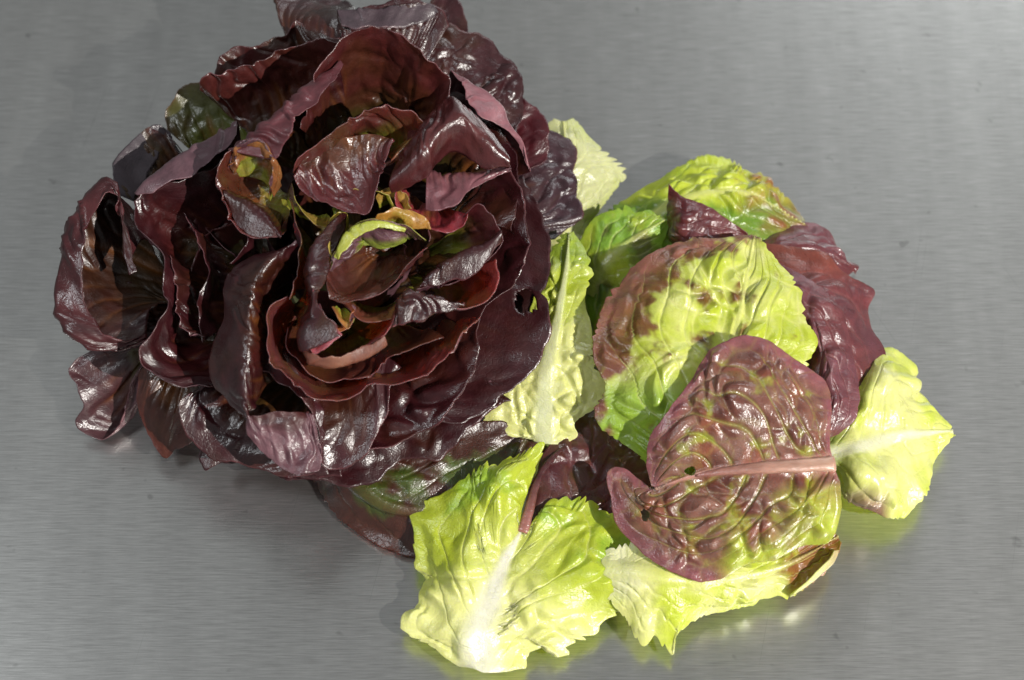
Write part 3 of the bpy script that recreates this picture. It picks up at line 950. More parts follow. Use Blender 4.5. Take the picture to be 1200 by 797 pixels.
# front veined red leaf
def pg(g):
    px, py = g['px'], g['py']
    c = mix(np.array((0.12, 0.042, 0.030)), np.array((0.21, 0.105, 0.075)), smooth(-0.4, 0.4, g['n'](0.014)) * 0.8)
    c = mix(c, RUST * 1.0, smooth(0.0, 0.5, g['n'](0.016, 2)) * smooth(0.006, 0.016, g['e']) * 0.6)
    c = mix(c, PURPLE * 1.8, smooth(0.010, 0.002, g['e']) * 0.7)
    # green shows along the veins and towards the foot
    gr = np.clip(g['vein'] * 0.9 * smooth(0.0, 0.007, g['e']) + g['net'] * 0.25, 0, 1)
    c = mix(c, np.array((0.30, 0.27, 0.06)), gr * 0.7)
    k = smooth(880, 985, px + 30 * g['n'](0.013, 5)) * smooth(545, 600, py) + 0.45 * smooth(0.0, 0.5, g['n'](0.016, 21)) * smooth(570, 640, py) + smooth(615, 665, py + 20 * g['n'](0.01, 7)) * smooth(830, 870, px)
    k = k + 0.6 * smooth(0.15, 0.55, g['n'](0.012, 9)) * smooth(0.004, 0.012, g['e'])
    c = mix(c, LIME * 0.95, np.clip(k - 0.25 * g['pil'], 0, 1) * 0.85)
    return mix(c, np.array((0.5, 0.24, 0.2)), np.clip(g['rib'], 0, 1))
o, S7 = blade('lettuce_leaf', 27, [
    [(974, 530, 5.30), (972, 505, 5.50), (973, 480, 5.70), (970, 448, 5.90), (938, 424, 6.30), (904, 403, 6.60), (867, 394, 6.70), (834, 407, 6.60), (808, 449, 6.40), (784, 478, 6.10), (762, 511, 5.30), (757, 537, 4.81), (764, 570, 4.37)],
    [(975, 538, 5.30), (948, 500, 6.10), (910, 470, 6.70), (865, 465, 6.80), (825, 490, 6.50), (792, 525, 5.60), (767, 571, 4.37)],
    [(976, 544, 5.30), (930, 546, 5.50), (880, 549, 5.50), (820, 556, 4.95), (769, 572, 4.22)],
    [(978, 552, 5.30), (945, 590, 5.70), (895, 605, 5.20), (840, 612, 4.66), (785, 602, 4.22), (752, 584, 4.00), (766, 573, 4.15)],
    [(983, 562, 4.95), (986, 598, 4.51), (971, 634, 3.86), (945, 640, 3.64), (914, 655, 3.42), (872, 661, 3.27), (846, 679, 3.12), (821, 683, 3.05), (784, 669, 3.05), (754, 651, 3.05), (731, 627, 3.12), (719, 602, 3.27), (714, 553, 3.64), (730, 549, 3.78), (748, 561, 3.93), (764, 573, 4.07)],
], pg, rib_i=2, mat=M_RED, teeth=0.0002, blister=0.004, cell=0.0105, res=(230, 200), veins=7, slant=0.55, rib_w=0.004, sink=0.001, dull=0.12,
    holes=[(809, 552, 6, 4.5), (756, 603, 4, 7)])
tag(o, 'veined wine red leaf with pink midrib, topmost of the loose pile', 'lettuce leaf', GRP)
# midrib follows the blade
x7, y7 = pix(S7)
def on7(px, py, lift):
    k = np.argmin((x7 - px)**2 + (y7 - py)**2)
    return (px, py, S7.reshape(-1, 3)[k, 2] * 100 + lift)
tube('midrib', [on7(978, 543, .12), on7(950, 545, .08), on7(915, 547, .06), on7(880, 549, .04), on7(850, 552, .02), on7(815, 557, -.03)], [0.0034, 0.0032, 0.0029, 0.0025, 0.0018, 0.0008],
     lambda t: mix(np.array((0.46, 0.28, 0.20)), np.array((0.30, 0.12, 0.10)), t), o, M_RED, flat=0.55)

# ------------------------------------------------------------------ the head of red lettuce
head = bpy.data.objects.new('red_lettuce', None)
COL.objects.link(head)
head.location = at(385, 345, 0)
head_off = np.array(head.location)
tag(head, 'whole dark red butterhead lettuce with glossy ruffled leaves and green heart', 'lettuce')
H = lambda seed, rim, **kw: petal(head, seed, rim, **kw)

# --- inner rosette that closes the gaps between the shown leaves
for i, (n, cx, cy, rx, ry, z) in enumerate(((6, 405, 270, 95, 78, 7.4), (8, 395, 290, 170, 140, 5.6))):
    for k in range(n):
        a0 = (k + 0.35 * i) * 2 * math.pi / n
        rim = []
        for t in np.linspace(-1, 1, 7):
            a = a0 + t * 1.15 * math.pi / n * 1.35
            q = 1 - 0.28 * t * t
            rim.append((cx + rx * q * math.cos(a), cy - ry * q * math.sin(a), z + 0.5 * math.cos(3 * a + k) - 0.6 * t * t))
        H(201 + i * 20 + k, rim, belly=0.6, drop=0.3, spread=0.014, inner=(0.06, 0.02, 0.01), outer=(0.07, 0.014, 0.014), foot=(0.07, 0.07, 0.015), res=(70, 50))
# --- outermost, resting near the table
H(101, [(600, 470, 3.8), (561, 492, 3.6), (531, 526, 3.2), (514, 540, 3.0), (495, 540, 3.0), (473, 539, 3.0), (459, 547, 3.0), (439, 566, 2.8), (423, 569, 2.8), (383, 567, 2.8), (350, 558, 3.0)], belly=0.6, lift=0.9, blister=0.0018)
H(102, [(243, 520, 3.0), (233, 538, 2.6), (240, 549, 2.4), (262, 542, 2.6), (300, 545, 2.8), (342, 562, 3.0), (372, 560, 3.0), (400, 560, 3.2)], belly=0.6, lift=0.6)
H(103, [(612, 205, 5.5), (634, 250, 5.5), (645, 284, 5.3), (641, 330, 5.2), (634, 343, 5.3), (640, 350, 5.2), (645, 378, 5.0), (638, 409, 4.8), (619, 443, 4.4), (594, 461, 4.2), (571, 481, 4.0), (540, 495, 4.0), (500, 497, 4.2)],
  belly=0.62, drop=0.35, inner=(0.06, 0.014, 0.014), holes=[(616, 353, 10, 12)], blister=0.0008, lift=0.9)
H(153, [(600, 300, 4.0), (632, 320, 4.0), (637, 350, 4.0), (636, 380, 3.8), (625, 410, 3.6), (600, 440, 3.4), (560, 470, 3.2)], belly=0.7, drop=0.6, inner=(0.03, 0.006, 0.006), outer=(0.03, 0.006, 0.006), res=(60, 50))  # dark leaf added behind the hole, coloured for the shade inside the curl
H(104, [(625, 150, 4.0), (645, 153, 4.0), (662, 162, 3.8), (676, 179, 3.6), (672, 200, 3.6), (678, 225, 3.5), (682, 253, 3.4), (665, 269, 3.4), (648, 280, 3.6)],
  base=(470, 275, 3.4), outer=(0.07, 0.032, 0.045), inner=(0.065, 0.028, 0.035), drop=0.8, waxy=0.1, blister=0.0018, lift=0.6, belly=0.68)
H(105, [(610, 112, 5.2), (618, 118, 5.4), (634, 130, 5.2), (644, 155, 5.0), (642, 179, 4.8), (634, 191, 4.8)], base=(465, 265, 3.6), drop=0.8, outer=(0.10, 0.012, 0.02), belly=0.68)
H(106, [(570, 78, 6.2), (607, 80, 6.4), (614, 109, 6.2), (613, 134, 6.0), (603, 157, 6.0), (605, 185, 5.8)], base=(450, 255, 3.8), drop=0.8, blister=0.0022, lift=0.7, belly=0.68)
H(107, [(488, 45, 7.0), (500, 33, 7.2), (521, 28, 7.2), (546, 37, 7.0), (570, 42, 6.8), (584, 60, 6.5), (607, 80, 6.2)], base=(430, 245, 3.8), drop=0.8, blister=0.002, inner=(0.075, 0.03, 0.012), lift=0.7, belly=0.68)
H(108, [(505, 0, 6.5), (528, -10, 6.5), (540, 5, 6.4), (549, 30, 6.2), (548, 40, 6.2)], base=(430, 235, 3.8), drop=0.8, belly=0.68)
H(109, [(322, -2, 7.5), (325, 12, 7.5), (335, 21, 7.5), (348, 27, 7.6), (380, 33, 7.8), (405, 42, 8)], lip=[(330, -25, 6.5), (350, -20, 6.2), (370, -12, 6.0), (390, -5, 6.0), (410, 3, 6.2), (430, 15, 6.5)],
  base=(395, 235, 4.2), under=(0.075, 0.03, 0.014), under_dull=0.1, drop=0.8, belly=0.68)
H(110, [(400, 45, 8.2), (412, 20, 8.5), (440, 4, 8.8), (480, -4, 8.8), (515, 8, 8.4), (526, 30, 8.0)], base=(410, 235, 4.2), drop=0.8, belly=0.68)
H(111, [(395, 12, 8.6), (430, 14, 8.8), (470, 6, 8.8), (505, 5, 8.6), (514, 14, 8.4)], lip=[(400, 30, 8.6), (430, 34, 8.7), (465, 32, 8.6), (490, 28, 8.4), (505, 22, 8.2)], base=(415, 235, 4.2), drop=0.8, under=(0.07, 0.045, 0.055), belly=0.68)
# --- left side
H(112, [(150, 322, 6.6), (143, 265, 7.2), (136, 218, 7.4), (122, 210, 7.4), (108, 219, 7.3), (92, 245, 7.2), (75, 295, 6.8), (68, 335, 6.4), (74, 376, 6.0), (98, 403, 5.6), (130, 412, 5.2), (172, 400, 5.0)],
  lip=[(160, 318, 6.7), (150, 272, 7.1), (139, 232, 7.3), (124, 228, 7.4), (113, 240, 7.4), (105, 262, 7.3), (99, 300, 7.0), (98, 335, 6.6), (104, 366, 6.2), (118, 387, 5.8), (141, 397, 5.4), (173, 394, 5.1)], under=(0.075, 0.015, 0.017), under_dull=0.15,
  base=(235, 325, 4), mid=[(170, 300, 5.0), (160, 270, 4.8), (148, 255, 4.6), (135, 252, 4.5), (125, 258, 4.5), (118, 275, 4.4), (110, 305, 4.2), (108, 335, 4.0), (114, 362, 3.9), (130, 380, 3.8), (155, 388, 3.8), (180, 385, 3.8)], ruffle=0.002, lift=1.3, inner=(0.06, 0.022, 0.009), foot=(0.05, 0.028, 0.009), waxy=0.35)
H(113, [(165, 404, 3.4), (120, 407, 3.2), (100, 415, 3.0), (82, 432, 2.6), (94, 462, 2.2), (98, 476, 1.8), (90, 492, 1.2), (98, 510, 0.8), (120, 516, 0.6), (138, 502, 1.0), (147, 470, 1.8), (158, 440, 2.6), (166, 425, 3.0)],
  base=(190, 405, 3.2), belly=0.7, drop=1.05, spread=0.006, outer=(0.10, 0.045, 0.055), inner=(0.08, 0.02, 0.02), foot=(0.12, 0.10, 0.02), foot_at=0.25)
H(114, [(172, 425, 3.4), (160, 445, 3.2), (165, 490, 2.4), (176, 516, 1.8), (195, 538, 1.2), (206, 528, 1.4), (223, 521, 1.8), (240, 500, 2.6)], base=(225, 400, 3.6), belly=0.6, drop=0.6, foot=(0.10, 0.04, 0.01), outer=(0.09, 0.02, 0.012), inner=(0.09, 0.03, 0.008), lift=0.5)
H(115, [(250, 455, 4.8), (231, 459, 5.0), (214, 467, 5.0), (210, 480, 4.8), (222, 512, 4.2), (245, 537, 3.7), (282, 543, 3.5), (312, 553, 3.4), (342, 561, 3.3), (385, 553, 3.4)], base=(350, 420, 3.6), belly=0.6, drop=0.4, blister=0.0014, lift=0.9)
H(116, [(205, 170, 5.6), (190, 147, 5.8), (175, 149, 6.0), (156, 166, 6.0), (136, 190, 5.8), (134, 208, 5.6), (137, 228, 5.2)],
  lip=[(215, 180, 5.0), (205, 165, 5.2), (195, 170, 5.4), (180, 190, 5.4), (168, 215, 5.2), (155, 235, 5.0)], base=(260, 270, 4), under=(0.06, 0.045, 0.055), inner=(0.08, 0.06, 0.015), drop=0.5, under_dull=0.9)
H(117, [(196, 150, 5.8), (194, 128, 6.2), (205, 113, 6.6), (213, 100, 6.8), (232, 96, 7.0), (260, 100, 7.2), (300, 110, 7.4)], base=(270, 215, 4.5), inner=(0.09, 0.13, 0.018), outer=(0.11, 0.08, 0.02), foot=(0.15, 0.2, 0.03), foot_at=0.5, drop=0.55, fan=4)
H(118, [(249, 90, 8.0), (256, 70, 8.4), (269, 57, 8.6), (300, 53, 8.8), (334, 40, 9.0), (346, 26, 8.8), (375, 40, 9.0), (410, 48, 9.2)], base=(350, 160, 6), drop=0.6, outer=(0.075, 0.016, 0.016), inner=(0.08, 0.045, 0.01))
H(119, [(236, 108, 8.6), (233, 97, 9.2), (241, 88, 9.5), (263, 87, 9.6), (300, 75, 9.9), (335, 57, 10.2), (366, 48, 10.4), (402, 49, 10.4)],
  base=(350, 200, 6), mid=[(258, 128, 7.2), (268, 128, 7.4), (280, 124, 7.6), (298, 118, 7.8), (325, 110, 8.0), (345, 102, 8.2), (365, 92, 8.6), (395, 85, 9.0)], outer=(0.10, 0.022, 0.02))
# flap of mauve underside, upper left, and the wavy leaf below it
H(120, [(279, 145, 9.0), (240, 168, 8.8), (200, 190, 8.6), (170, 213, 8.4), (160, 228, 8.0)], lip=[(277, 158, 9.2), (252, 185, 9.0), (226, 205, 8.8), (195, 219, 8.6), (163, 230, 8.1)], base=(290, 270, 4.5), under=(0.17, 0.095, 0.11), drop=0.5, ruffle=0.0008)
H(121, [(262, 188, 8.4), (225, 207, 8.5), (195, 220, 8.4), (164, 230, 8.0), (158, 245, 7.9), (163, 264, 7.8), (178, 281, 7.8), (192, 302, 7.8), (198, 330, 7.6), (198, 358, 7.4), (184, 384, 7.0), (171, 410, 6.6), (173, 429, 6.4), (190, 444, 6.2), (215, 450, 6.0), (245, 458, 5.8)],
  base=(300, 330, 4.2), belly=0.6, drop=0.35, inner=(0.08, 0.014, 0.014), ruffle=0.003, blister=0.0016, res=(140, 90))
# inner ribbon between
H(122, [(200, 300, 7.2), (206, 330, 7.2), (207, 360, 7.0), (215, 385, 6.8), (240, 395, 6.6)], base=(310, 340, 4.4), drop=0.4)

# --- big folded leaf at the front left with the shining crest
H(123, [(348, 283, 9.6), (318, 303, 9.6), (296, 330, 9.4), (289, 370, 9.2), (287, 420, 8.6), (287, 465, 7.8), (291, 488, 7.2)],
  lip=[(340, 292, 9.0), (280, 310, 8.4), (263, 327, 8.2), (262, 370, 7.9), (247, 405, 7.4), (246, 432, 7.0), (254, 455, 6.8), (270, 476, 6.8), (288, 492, 7.0)],
  base=(360, 370, 4.6), belly=0.45, drop=0.4, under=(0.095, 0.05, 0.06), under_dull=0.35, waxy=0.12, ruffle=0.001, blister=0.0012, res=(110, 100))
H(124, [(289, 488, 7.0), (292, 508, 6.6), (312, 532, 6.2), (335, 551, 6.0), (356, 558, 5.9), (372, 553, 5.9), (377, 540, 6.0), (372, 515, 6.3), (365, 490, 6.6)],
  foot_pts=[(290, 487, 7.0), (305, 487, 7.2), (325, 482, 7.3), (340, 483, 7.2), (352, 484, 6.9), (362, 487, 6.5)], belly=0.5, drop=0.85, outer=(0.05, 0.013, 0.018), inner=(0.05, 0.012, 0.014), foot=(0.05, 0.012, 0.012), waxy=0.0, blister=0.0018, cell=0.010, fan=5, ruffle=0.001, lift=0.25)

# --- front leaves, from below upwards
H(125, [(290, 418, 7.0), (315, 437, 7.2), (333, 452, 7.2), (352, 468, 6.8), (370, 493, 6.2), (378, 520, 5.6), (382, 547, 5.0), (400, 551, 4.8), (423, 538, 4.9), (443, 509, 5.4), (453, 486, 5.8), (458, 452, 6.2), (470, 430, 6.4)],
  base=(385, 400, 4.0), belly=0.55, drop=0.5, blister=0.0022, cell=0.012, outer=(0.075, 0.02, 0.027), waxy=0.02, res=(130, 90), lift=1.3)
H(126, [(598, 190, 8.6), (608, 215, 8.4), (617, 248, 8.2), (619, 295, 7.8), (609, 322, 7.5), (583, 348, 7.2), (568, 365, 7.0), (561, 384, 6.9), (559, 410, 6.7), (549, 443, 6.3), (521, 486, 5.6), (473, 515, 5.0), (435, 529, 4.8), (415, 520, 4.8)],
  belly=0.6, drop=0.4, blister=0.0024, cell=0.013, inner=(0.085, 0.022, 0.012), res=(150, 96), waxy=0.02, lift=0.9)
H(127, [(336, 346, 8.8), (320, 361, 8.8), (314, 385, 8.7), (315, 405, 8.6), (325, 430, 8.3), (345, 450, 8.0), (373, 467, 7.7), (403, 469, 7.6), (425, 461, 7.7), (434, 453, 7.8), (461, 450, 7.8), (484, 445, 7.8), (504, 438, 7.8), (514, 424, 7.8), (540, 395, 7.8), (562, 372, 7.8)],
  belly=0.6, drop=0.4, inner=(0.135, 0.075, 0.02), outer=(0.095, 0.024, 0.024), blister=0.0012, res=(140, 90), mat=M_RED, foot=(0.14, 0.13, 0.02))
H(128, [(362, 400, 8.8), (375, 420, 8.6), (396, 421, 8.6), (430, 410, 8.7), (450, 398, 8.8), (460, 383, 9.0), (470, 360, 9.4), (484, 349, 9.6), (506, 350, 9.5), (524, 352, 9.3), (545, 358, 9.0), (566, 355, 8.9), (581, 340, 8.9), (585, 322, 9.0), (579, 304, 9.2)],
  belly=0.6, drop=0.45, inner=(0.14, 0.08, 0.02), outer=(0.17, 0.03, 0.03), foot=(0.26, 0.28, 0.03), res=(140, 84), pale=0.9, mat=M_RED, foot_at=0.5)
# pink flap of it
H(129, [(462, 378, 9.3), (471, 358, 9.8), (485, 349, 10.0), (506, 350, 9.9), (524, 353, 9.6), (544, 358, 9.2)], lip=[(460, 383, 9.2), (476, 379, 9.4), (494, 376, 9.4), (514, 368, 9.4), (530, 362, 9.3), (546, 359, 9.15)],
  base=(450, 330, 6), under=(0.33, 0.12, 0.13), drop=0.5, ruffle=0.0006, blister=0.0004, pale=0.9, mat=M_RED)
H(130, [(546, 250, 9.8), (560, 240, 10.2), (572, 249, 10.2), (583, 265, 10.0), (586, 281, 9.7), (571, 303, 9.6), (552, 323, 9.4), (529, 330, 9.3), (506, 330, 9.3), (488, 338, 9.2)],
  base=(470, 295, 7), belly=0.62, drop=0.5, inner=(0.12, 0.022, 0.025), outer=(0.11, 0.02, 0.025), foot=(0.22, 0.28, 0.03), foot_at=0.5)
H(131, [(588, 272, 10.1), (570, 288, 10.0), (545, 300, 10.0), (520, 312, 9.8), (498, 326, 9.5)], lip=[(585, 283, 9.8), (571, 304, 9.75), (552, 324, 9.55), (527, 331, 9.4), (490, 338, 9.3)],
  base=(480, 280, 7), under=(0.15, 0.06, 0.075), drop=0.4, ruffle=0.0008, blister=0.0005)
# --- right upper part
H(132, [(529, 82, 9.4), (547, 94, 9.5), (565, 107, 9.5), (584, 123, 9.4), (596, 145, 9.2), (615, 171, 8.9), (622, 200, 8.4)],
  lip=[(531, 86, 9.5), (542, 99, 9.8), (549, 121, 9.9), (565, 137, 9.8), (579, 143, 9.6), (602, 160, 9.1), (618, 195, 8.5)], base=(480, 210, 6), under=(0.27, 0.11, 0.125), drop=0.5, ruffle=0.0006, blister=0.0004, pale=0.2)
H(133, [(525, 95, 8.6), (545, 112, 8.8), (570, 135, 8.8), (592, 160, 8.7), (604, 190, 8.5), (606, 230, 8.2), (600, 270, 8.0)], base=(480, 235, 6), inner=(0.10, 0.035, 0.012), blister=0.0026, cell=0.011, drop=0.7, belly=0.6, waxy=0.0)
# shining mouth shaped fold
H(134, [(456, 215, 10.4), (476, 201, 10.8), (499, 179, 11.2), (517, 162, 11.4), (533, 149, 11.5), (543, 148, 11.5), (560, 162, 11.2), (578, 175, 10.9), (597, 188, 10.4)],
  lip=[(458, 225, 9.9), (485, 215, 10.0), (505, 197, 10.2), (518, 185, 10.3), (530, 178, 10.3), (543, 182, 10.2), (558, 192, 10.2), (574, 198, 10.2), (596, 196, 10.2)],
  base=(520, 120, 7), belly=0.5, drop=0.9, inner=(0.09, 0.018, 0.014), outer=(0.10, 0.016, 0.02), under=(0.09, 0.02, 0.02), under_dull=0.1, foot=BROWN, ruffle=0.0008, blister=0.0006, waxy=0.0)
H(135, [(500, 200, 9.8), (515, 205, 9.8), (540, 203, 9.9), (565, 203, 10.0), (597, 195, 10.1)], lip=[(498, 246, 9.4), (512, 247, 9.6), (535, 240, 9.9), (548, 226, 10.0), (570, 210, 10.1), (598, 197, 10.15)],
  base=(530, 180, 8), under=(0.13, 0.05, 0.06), inner=(0.14, 0.05, 0.06), outer=(0.15, 0.055, 0.065), drop=0.6, ruffle=0.001, blister=0.0005)
# small red curl beneath it
H(136, [(468, 212, 9.8), (466, 232, 9.7), (472, 245, 9.6), (486, 258, 9.4), (505, 270, 9.3), (528, 273, 9.3), (540, 265, 9.5), (546, 250, 9.8)], base=(500, 225, 8.2), drop=0.5, belly=0.6, inner=(0.16, 0.018, 0.022), outer=(0.22, 0.025, 0.035), foot=(0.05, 0.01, 0.01), spread=0.005, res=(80, 60), mat=M_RED)
# --- leaves standing behind the heart
H(137, [(352, 150, 10.6), (358, 125, 11.2), (371, 95, 11.8), (395, 56, 12.3), (421, 36, 12.6), (446, 30, 12.7), (475, 45, 12.6), (498, 69, 12.2), (512, 74, 11.8), (528, 88, 11.2), (525, 113, 10.8), (502, 143, 10.2)],
  base=(430, 190, 6), belly=0.55, drop=0.55, inner=(0.09, 0.028, 0.012), outer=(0.09, 0.018, 0.018), blister=0.0012, ruffle=0.002, res=(130, 96), mat=M_HEAD)
H(138, [(398, 71, 11.6), (345, 114, 11.4), (303, 153, 11.0), (272, 178, 10.4)], lip=[(402, 74, 11.7), (388, 102, 11.8), (354, 136, 11.7), (340, 162, 11.3), (322, 188, 10.6)], base=(420, 200, 7), under=(0.13, 0.03, 0.038), drop=0.5, ruffle=0.0012, blister=0.0010, mat=M_HEAD)
H(139, [(300, 160, 10.6), (280, 170, 10.6), (261, 186, 10.4), (256, 202, 10.2), (260, 220, 10.0), (268, 244, 9.8), (277, 267, 9.6), (297, 278, 9.5), (328, 277, 9.6)], base=(345, 215, 7.5), belly=0.55, drop=0.3, inner=(0.10, 0.04, 0.015), foot=YGREEN, foot_at=0.25, spread=0.006, outer=(0.12, 0.03, 0.025), ruffle=0.0012, mat=M_RED)
H(140, [(262, 225, 9.9), (275, 232, 9.9), (292, 240, 9.9), (310, 254, 9.8), (330, 277, 9.6)], lip=[(268, 245, 9.6), (278, 266, 9.5), (296, 277, 9.5), (312, 279, 9.5), (329, 278, 9.55)], base=(330, 215, 7.5), under=(0.16, 0.06, 0.05), drop=0.5, ruffle=0.0006, blister=0.0003)
# blistered heart leaf inside the ribbon
H(141, [(268, 205, 9.0), (275, 188, 9.6), (295, 178, 10.0), (315, 178, 10.0), (328, 195, 9.8), (330, 215, 9.4), (322, 232, 9.0)], base=(295, 228, 8.6), belly=0.55, drop=1.3, spread=0.008, inner=(0.2, 0.09, 0.025), outer=(0.2, 0.07, 0.025), foot=(0.22, 0.24, 0.03), foot_at=0.2, blister=0.003, cell=0.012, waxy=-0.05, res=(90, 70), fan=3, lift=0.8, mat=M_RED)
H(142, [(345, 205, 10.2), (352, 188, 10.8), (371, 171, 11.2), (403, 146, 11.6), (432, 131, 11.8), (457, 127, 11.8), (486, 133, 11.5), (500, 146, 11.0)], base=(430, 195, 8), belly=0.55, drop=0.5, inner=(0.075, 0.06, 0.014), outer=(0.13, 0.035, 0.03), ruffle=0.0008, mat=M_RED, foot=(0.16, 0.18, 0.02), foot_at=0.5)
# red lobe facing us
H(143, [(462, 164, 11.0), (448, 196, 10.6), (430, 250, 9.8), (415, 250, 9.8), (398, 244, 9.8), (375, 236, 9.9), (352, 220, 10.1), (345, 206, 10.4)], foot_pts=[(458, 162, 10.9), (440, 157, 10.9), (415, 159, 10.8), (392, 164, 10.7), (372, 171, 10.6), (356, 185, 10.5)], belly=0.5, drop=0.9, inner=(0.125, 0.028, 0.03), outer=(0.13, 0.028, 0.034), foot=(0.13, 0.05, 0.03), blister=0.003, cell=0.014, waxy=0.05, ruffle=0.0005, res=(100, 80), mat=M_RED)
H(144, [(500, 153, 11.0), (484, 165, 10.8), (470, 178, 10.5), (458, 190, 10.2)], lip=[(497, 158, 10.8), (482, 178, 10.4), (468, 186, 10.2), (455, 192, 10.0)], base=(440, 150, 9), under=(0.3, 0.20, 0.05), inner=(0.3, 0.2, 0.05), outer=(0.25, 0.08, 0.05), drop=0.6, ruffle=0.0004, blister=0.0004, res=(50, 40), mat=M_RED)
# --- the heart: its own greens and oranges, brightened to imitate light glowing through
H(145, [(400, 250, 9.4), (384, 270, 9.6), (371, 285, 9.8), (365, 312, 9.9), (366, 350, 9.9), (360, 388, 9.6), (364, 410, 9.3)], lip=[(408, 250, 9.0), (400, 278, 9.2), (392, 294, 9.4), (384, 322, 9.6), (373, 355, 9.8), (388, 376, 9.8), (402, 393, 9.6)],
  base=(330, 330, 6), under=(0.3, 0.09, 0.1), inner=(0.10, 0.06, 0.02), drop=0.5, ruffle=0.0008, blister=0.0006, mat=M_RED)
H(146, [(360, 386, 9.5), (362, 404, 9.3), (369, 415, 9.2), (377, 414, 9.3), (390, 402, 9.5), (402, 393, 9.6)], base=(375, 365, 9.6), belly=0.5, drop=0.8, spread=0.004, inner=(0.27, 0.05, 0.07), outer=(0.28, 0.06, 0.075), foot=(0.25, 0.07, 0.08), res=(50, 40), ruffle=0.0003, mat=M_RED)
H(147, [(470, 268, 9.5), (445, 266, 9.6), (418, 272, 9.6), (396, 292, 9.5), (385, 318, 9.3), (383, 340, 9.2), (388, 351, 9.2), (400, 355, 9.2), (420, 352, 9.2), (445, 341, 9.2), (468, 324, 9.2), (484, 308, 9.2), (503, 292, 9.3)],
  base=(450, 292, 7.6), belly=0.6, drop=0.4, spread=0.003, inner=(0.12, 0.04, 0.02), outer=(0.1, 0.03, 0.025), foot=(0.09, 0.03, 0.02), foot_at=0.1, under=(0.1, 0.03, 0.028), blister=0.0008, pale=0.2, res=(110, 70), mat=M_RED)
H(148, [(385, 320, 9.2), (395, 290, 9.7), (412, 268, 10.0), (435, 257, 10.2), (455, 258, 10.1), (480, 266, 9.8), (500, 280, 9.4)], base=(450, 262, 8.6), belly=0.5, drop=0.5, inner=(0.4, 0.5, 0.05), outer=(0.38, 0.42, 0.05), foot=(0.2, 0.25, 0.03), blister=0.0006, pale=0.0, res=(80, 50), mat=M_GREEN)
H(149, [(430, 262, 9.8), (445, 250, 10.2), (462, 244, 10.4), (480, 247, 10.3), (500, 262, 10.0), (503, 270, 9.8)], base=(462, 275, 9.0), belly=0.5, drop=0.9, spread=0.004, inner=(0.36, 0.3, 0.04), outer=(0.34, 0.16, 0.03), foot=(0.3, 0.3, 0.04), blister=0.0008, pale=0.0, res=(70, 46), mat=M_RED)
H(150, [(395, 248, 9.0), (410, 228, 9.6), (430, 222, 9.8), (452, 225, 9.8), (465, 240, 9.4)], base=(425, 246, 8.6), belly=0.5, drop=0.6, inner=(0.42, 0.48, 0.06), outer=(0.42, 0.36, 0.05), foot=(0.20, 0.28, 0.03), pale=0.0, res=(70, 46), blister=0.0012, mat=M_GREEN)
H(151, [(372, 355, 9.0), (380, 372, 9.0), (395, 385, 8.9), (406, 378, 9.0), (410, 358, 9.1)], base=(395, 350, 8.4), belly=0.5, drop=0.6, inner=(0.36, 0.16, 0.03), outer=(0.4, 0.12, 0.04), foot=(0.2, 0.25, 0.03), res=(50, 40), pale=0.0, mat=M_RED)
H(152, [(340, 215, 9.2), (350, 240, 9.2), (372, 258, 9.2), (395, 262, 9.1)], base=(370, 225, 8.0), belly=0.5, drop=0.5, inner=(0.34, 0.38, 0.05), outer=(0.3, 0.2, 0.04), foot=YGREEN, res=(60, 44), pale=0.0, mat=M_GREEN)
# more of the crowded inner leaves
H(154, [(338, 232, 9.2), (342, 262, 9.3), (352, 290, 9.3), (345, 325, 9.1), (338, 350, 8.9)], base=(395, 300, 6.5), inner=(0.10, 0.09, 0.015), outer=(0.13, 0.06, 0.02), foot=(0.2, 0.24, 0.03), drop=0.5, ruffle=0.0025, res=(80, 60), mat=M_RED)
H(155, [(335, 385, 7.8), (342, 420, 7.6), (370, 440, 7.3), (410, 440, 7.2), (450, 425, 7.3), (490, 412, 7.4), (520, 395, 7.5)], inner=(0.13, 0.055, 0.015), outer=(0.12, 0.03, 0.02), drop=0.5, ruffle=0.003, mat=M_RED)
H(156, [(215, 250, 7.2), (232, 280, 7.3), (240, 320, 7.2), (232, 360, 7.0), (240, 400, 6.6)], base=(320, 320, 5), drop=0.5, ruffle=0.003, blister=0.002)
H(157, [(300, 245, 8.6), (285, 290, 8.8), (270, 310, 8.4)], base=(340, 290, 6), drop=0.5, ruffle=0.002, res=(60, 50))
H(158, [(440, 232, 9.4), (455, 222, 9.8), (470, 228, 9.8), (480, 245, 9.6)], base=(455, 250, 8.6), inner=(0.40, 0.44, 0.05), outer=(0.34, 0.2, 0.04), foot=(0.3, 0.36, 0.04), drop=0.7, spread=0.004, res=(50, 40), pale=0.0, mat=M_GREEN)
H(159, [(395, 340, 8.8), (420, 372, 8.8), (455, 368, 8.9), (478, 340, 9.0)], base=(440, 330, 7), inner=(0.2, 0.14, 0.03), outer=(0.17, 0.05, 0.03), foot=(0.3, 0.36, 0.05), drop=0.5, ruffle=0.0015, res=(70, 50), mat=M_RED)
H(160, [(405, 240, 9.2), (392, 258, 9.4), (384, 285, 9.5), (390, 310, 9.3)], base=(415, 285, 8.2), inner=(0.42, 0.46, 0.06), outer=(0.40, 0.30, 0.05), foot=(0.35, 0.4, 0.05), drop=0.6, spread=0.004, res=(60, 44), pale=0.0, mat=M_GREEN)
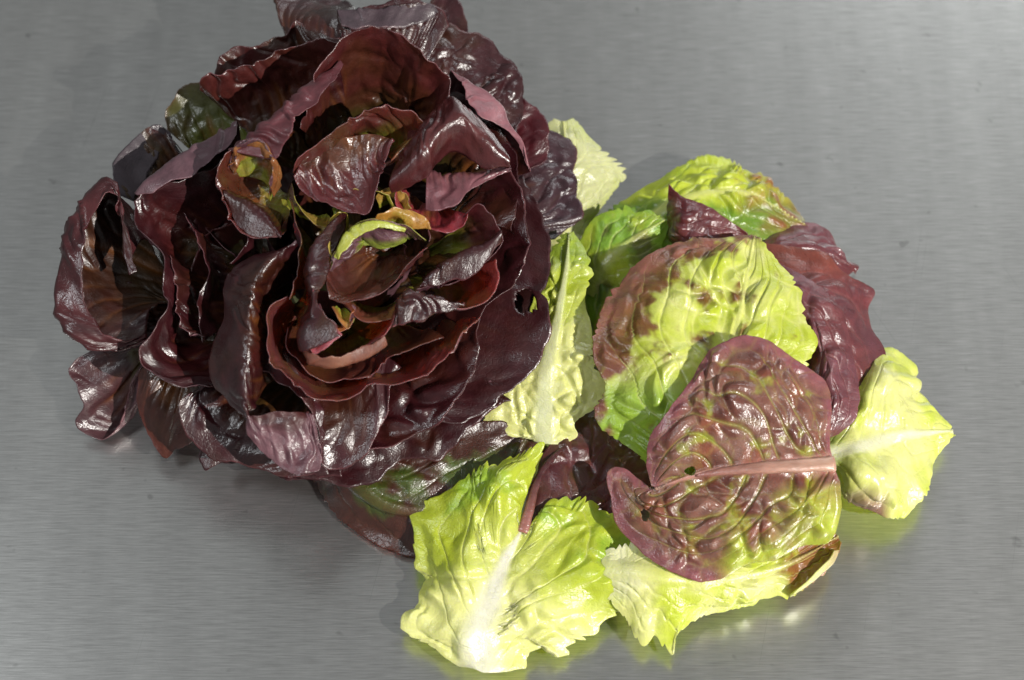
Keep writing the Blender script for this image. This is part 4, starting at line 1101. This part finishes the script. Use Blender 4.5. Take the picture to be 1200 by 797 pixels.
H(161, [(392, 300, 9.7), (402, 276, 10.1), (425, 262, 10.35), (450, 260, 10.35), (476, 268, 10.0)], lip=[(396, 304, 9.8), (410, 284, 10.1), (428, 272, 10.25), (450, 268, 10.25), (474, 272, 9.95)],
  base=(440, 250, 8.6), inner=(0.34, 0.42, 0.05), outer=(0.36, 0.40, 0.05), under=(0.34, 0.42, 0.05), foot=(0.3, 0.36, 0.04), drop=0.8, ruffle=0.0006, blister=0.0004, pale=0.0, res=(70, 46), mat=M_GREEN)
H(162, [(388, 360, 8.9), (396, 378, 9.1), (408, 388, 9.1), (416, 374, 9.0)], base=(400, 350, 8.2), inner=(0.36, 0.30, 0.04), outer=(0.36, 0.15, 0.04), foot=(0.3, 0.36, 0.04), drop=0.6, spread=0.004, pale=0.0, res=(46, 36), mat=M_RED)
H(163, [(352, 402, 8.9), (366, 420, 8.7), (396, 425, 8.7), (430, 414, 8.8), (452, 400, 8.9)], lip=[(356, 398, 9.1), (370, 414, 9.0), (396, 417, 9.0), (428, 406, 9.0), (450, 393, 9.1)], base=(400, 370, 6.5), under=(0.22, 0.09, 0.05), inner=(0.2, 0.1, 0.03), foot=(0.3, 0.32, 0.04), drop=0.5, ruffle=0.0012, blister=0.0005, res=(80, 60), mat=M_RED)
H(164, [(150, 330, 4.6), (148, 360, 4.4), (155, 390, 4.2), (172, 412, 4.0)], base=(260, 350, 3.8), drop=0.6, res=(60, 50))
# stump that carries the leaves
def stump():
    n, m = 14, 28
    b = at(CORE[0], CORE[1], 0)
    c0 = at(*CORE)
    V, F = [], []
    prof = [(0.0, 0.012), (0.004, 0.0165), (0.012, 0.018), (0.022, 0.019), (0.034, 0.018), (0.045, 0.014), (0.054, 0.008), (0.058, 0.001)]
    for z, r in prof:
        for j in range(m):
            a = j * 2 * math.pi / m
            k = 1 + 0.08 * math.sin(5 * a) + 0.04 * math.sin(9 * a + 1)
            V.append((c0[0] + r * k * math.cos(a), c0[1] + r * k * math.sin(a), 0.001 + z))
    for i in range(len(prof) - 1):
        for j in range(m):
            k = (j + 1) % m
            F.append((i * m + j, i * m + k, (i + 1) * m + k, (i + 1) * m + j))
    F.append(tuple(range(m - 1, -1, -1)))
    F.append(tuple((len(prof) - 1) * m + j for j in range(m)))
    me = bpy.data.meshes.new('stem')
    me.from_pydata(V, [], F)
    for p in me.polygons:
        p.use_smooth = True
    a = me.attributes.new('pigment', 'FLOAT_COLOR', 'POINT')
    a.data.foreach_set('color', np.tile([0.35, 0.36, 0.16, 0.3], (len(V), 1)).astype(np.float32).ravel())
    a = me.attributes.new('leaf_co', 'FLOAT_VECTOR', 'POINT')
    a.data.foreach_set('vector', (np.array(V) * 100).astype(np.float32).ravel())
    me.materials.append(M_GREEN)
    return link('stem', me, head)
stump()
# the parts were modelled in place: keep them there under the head's own origin
for ch in head.children:
    ch.matrix_parent_inverse.identity()
    ch.location = -head_off
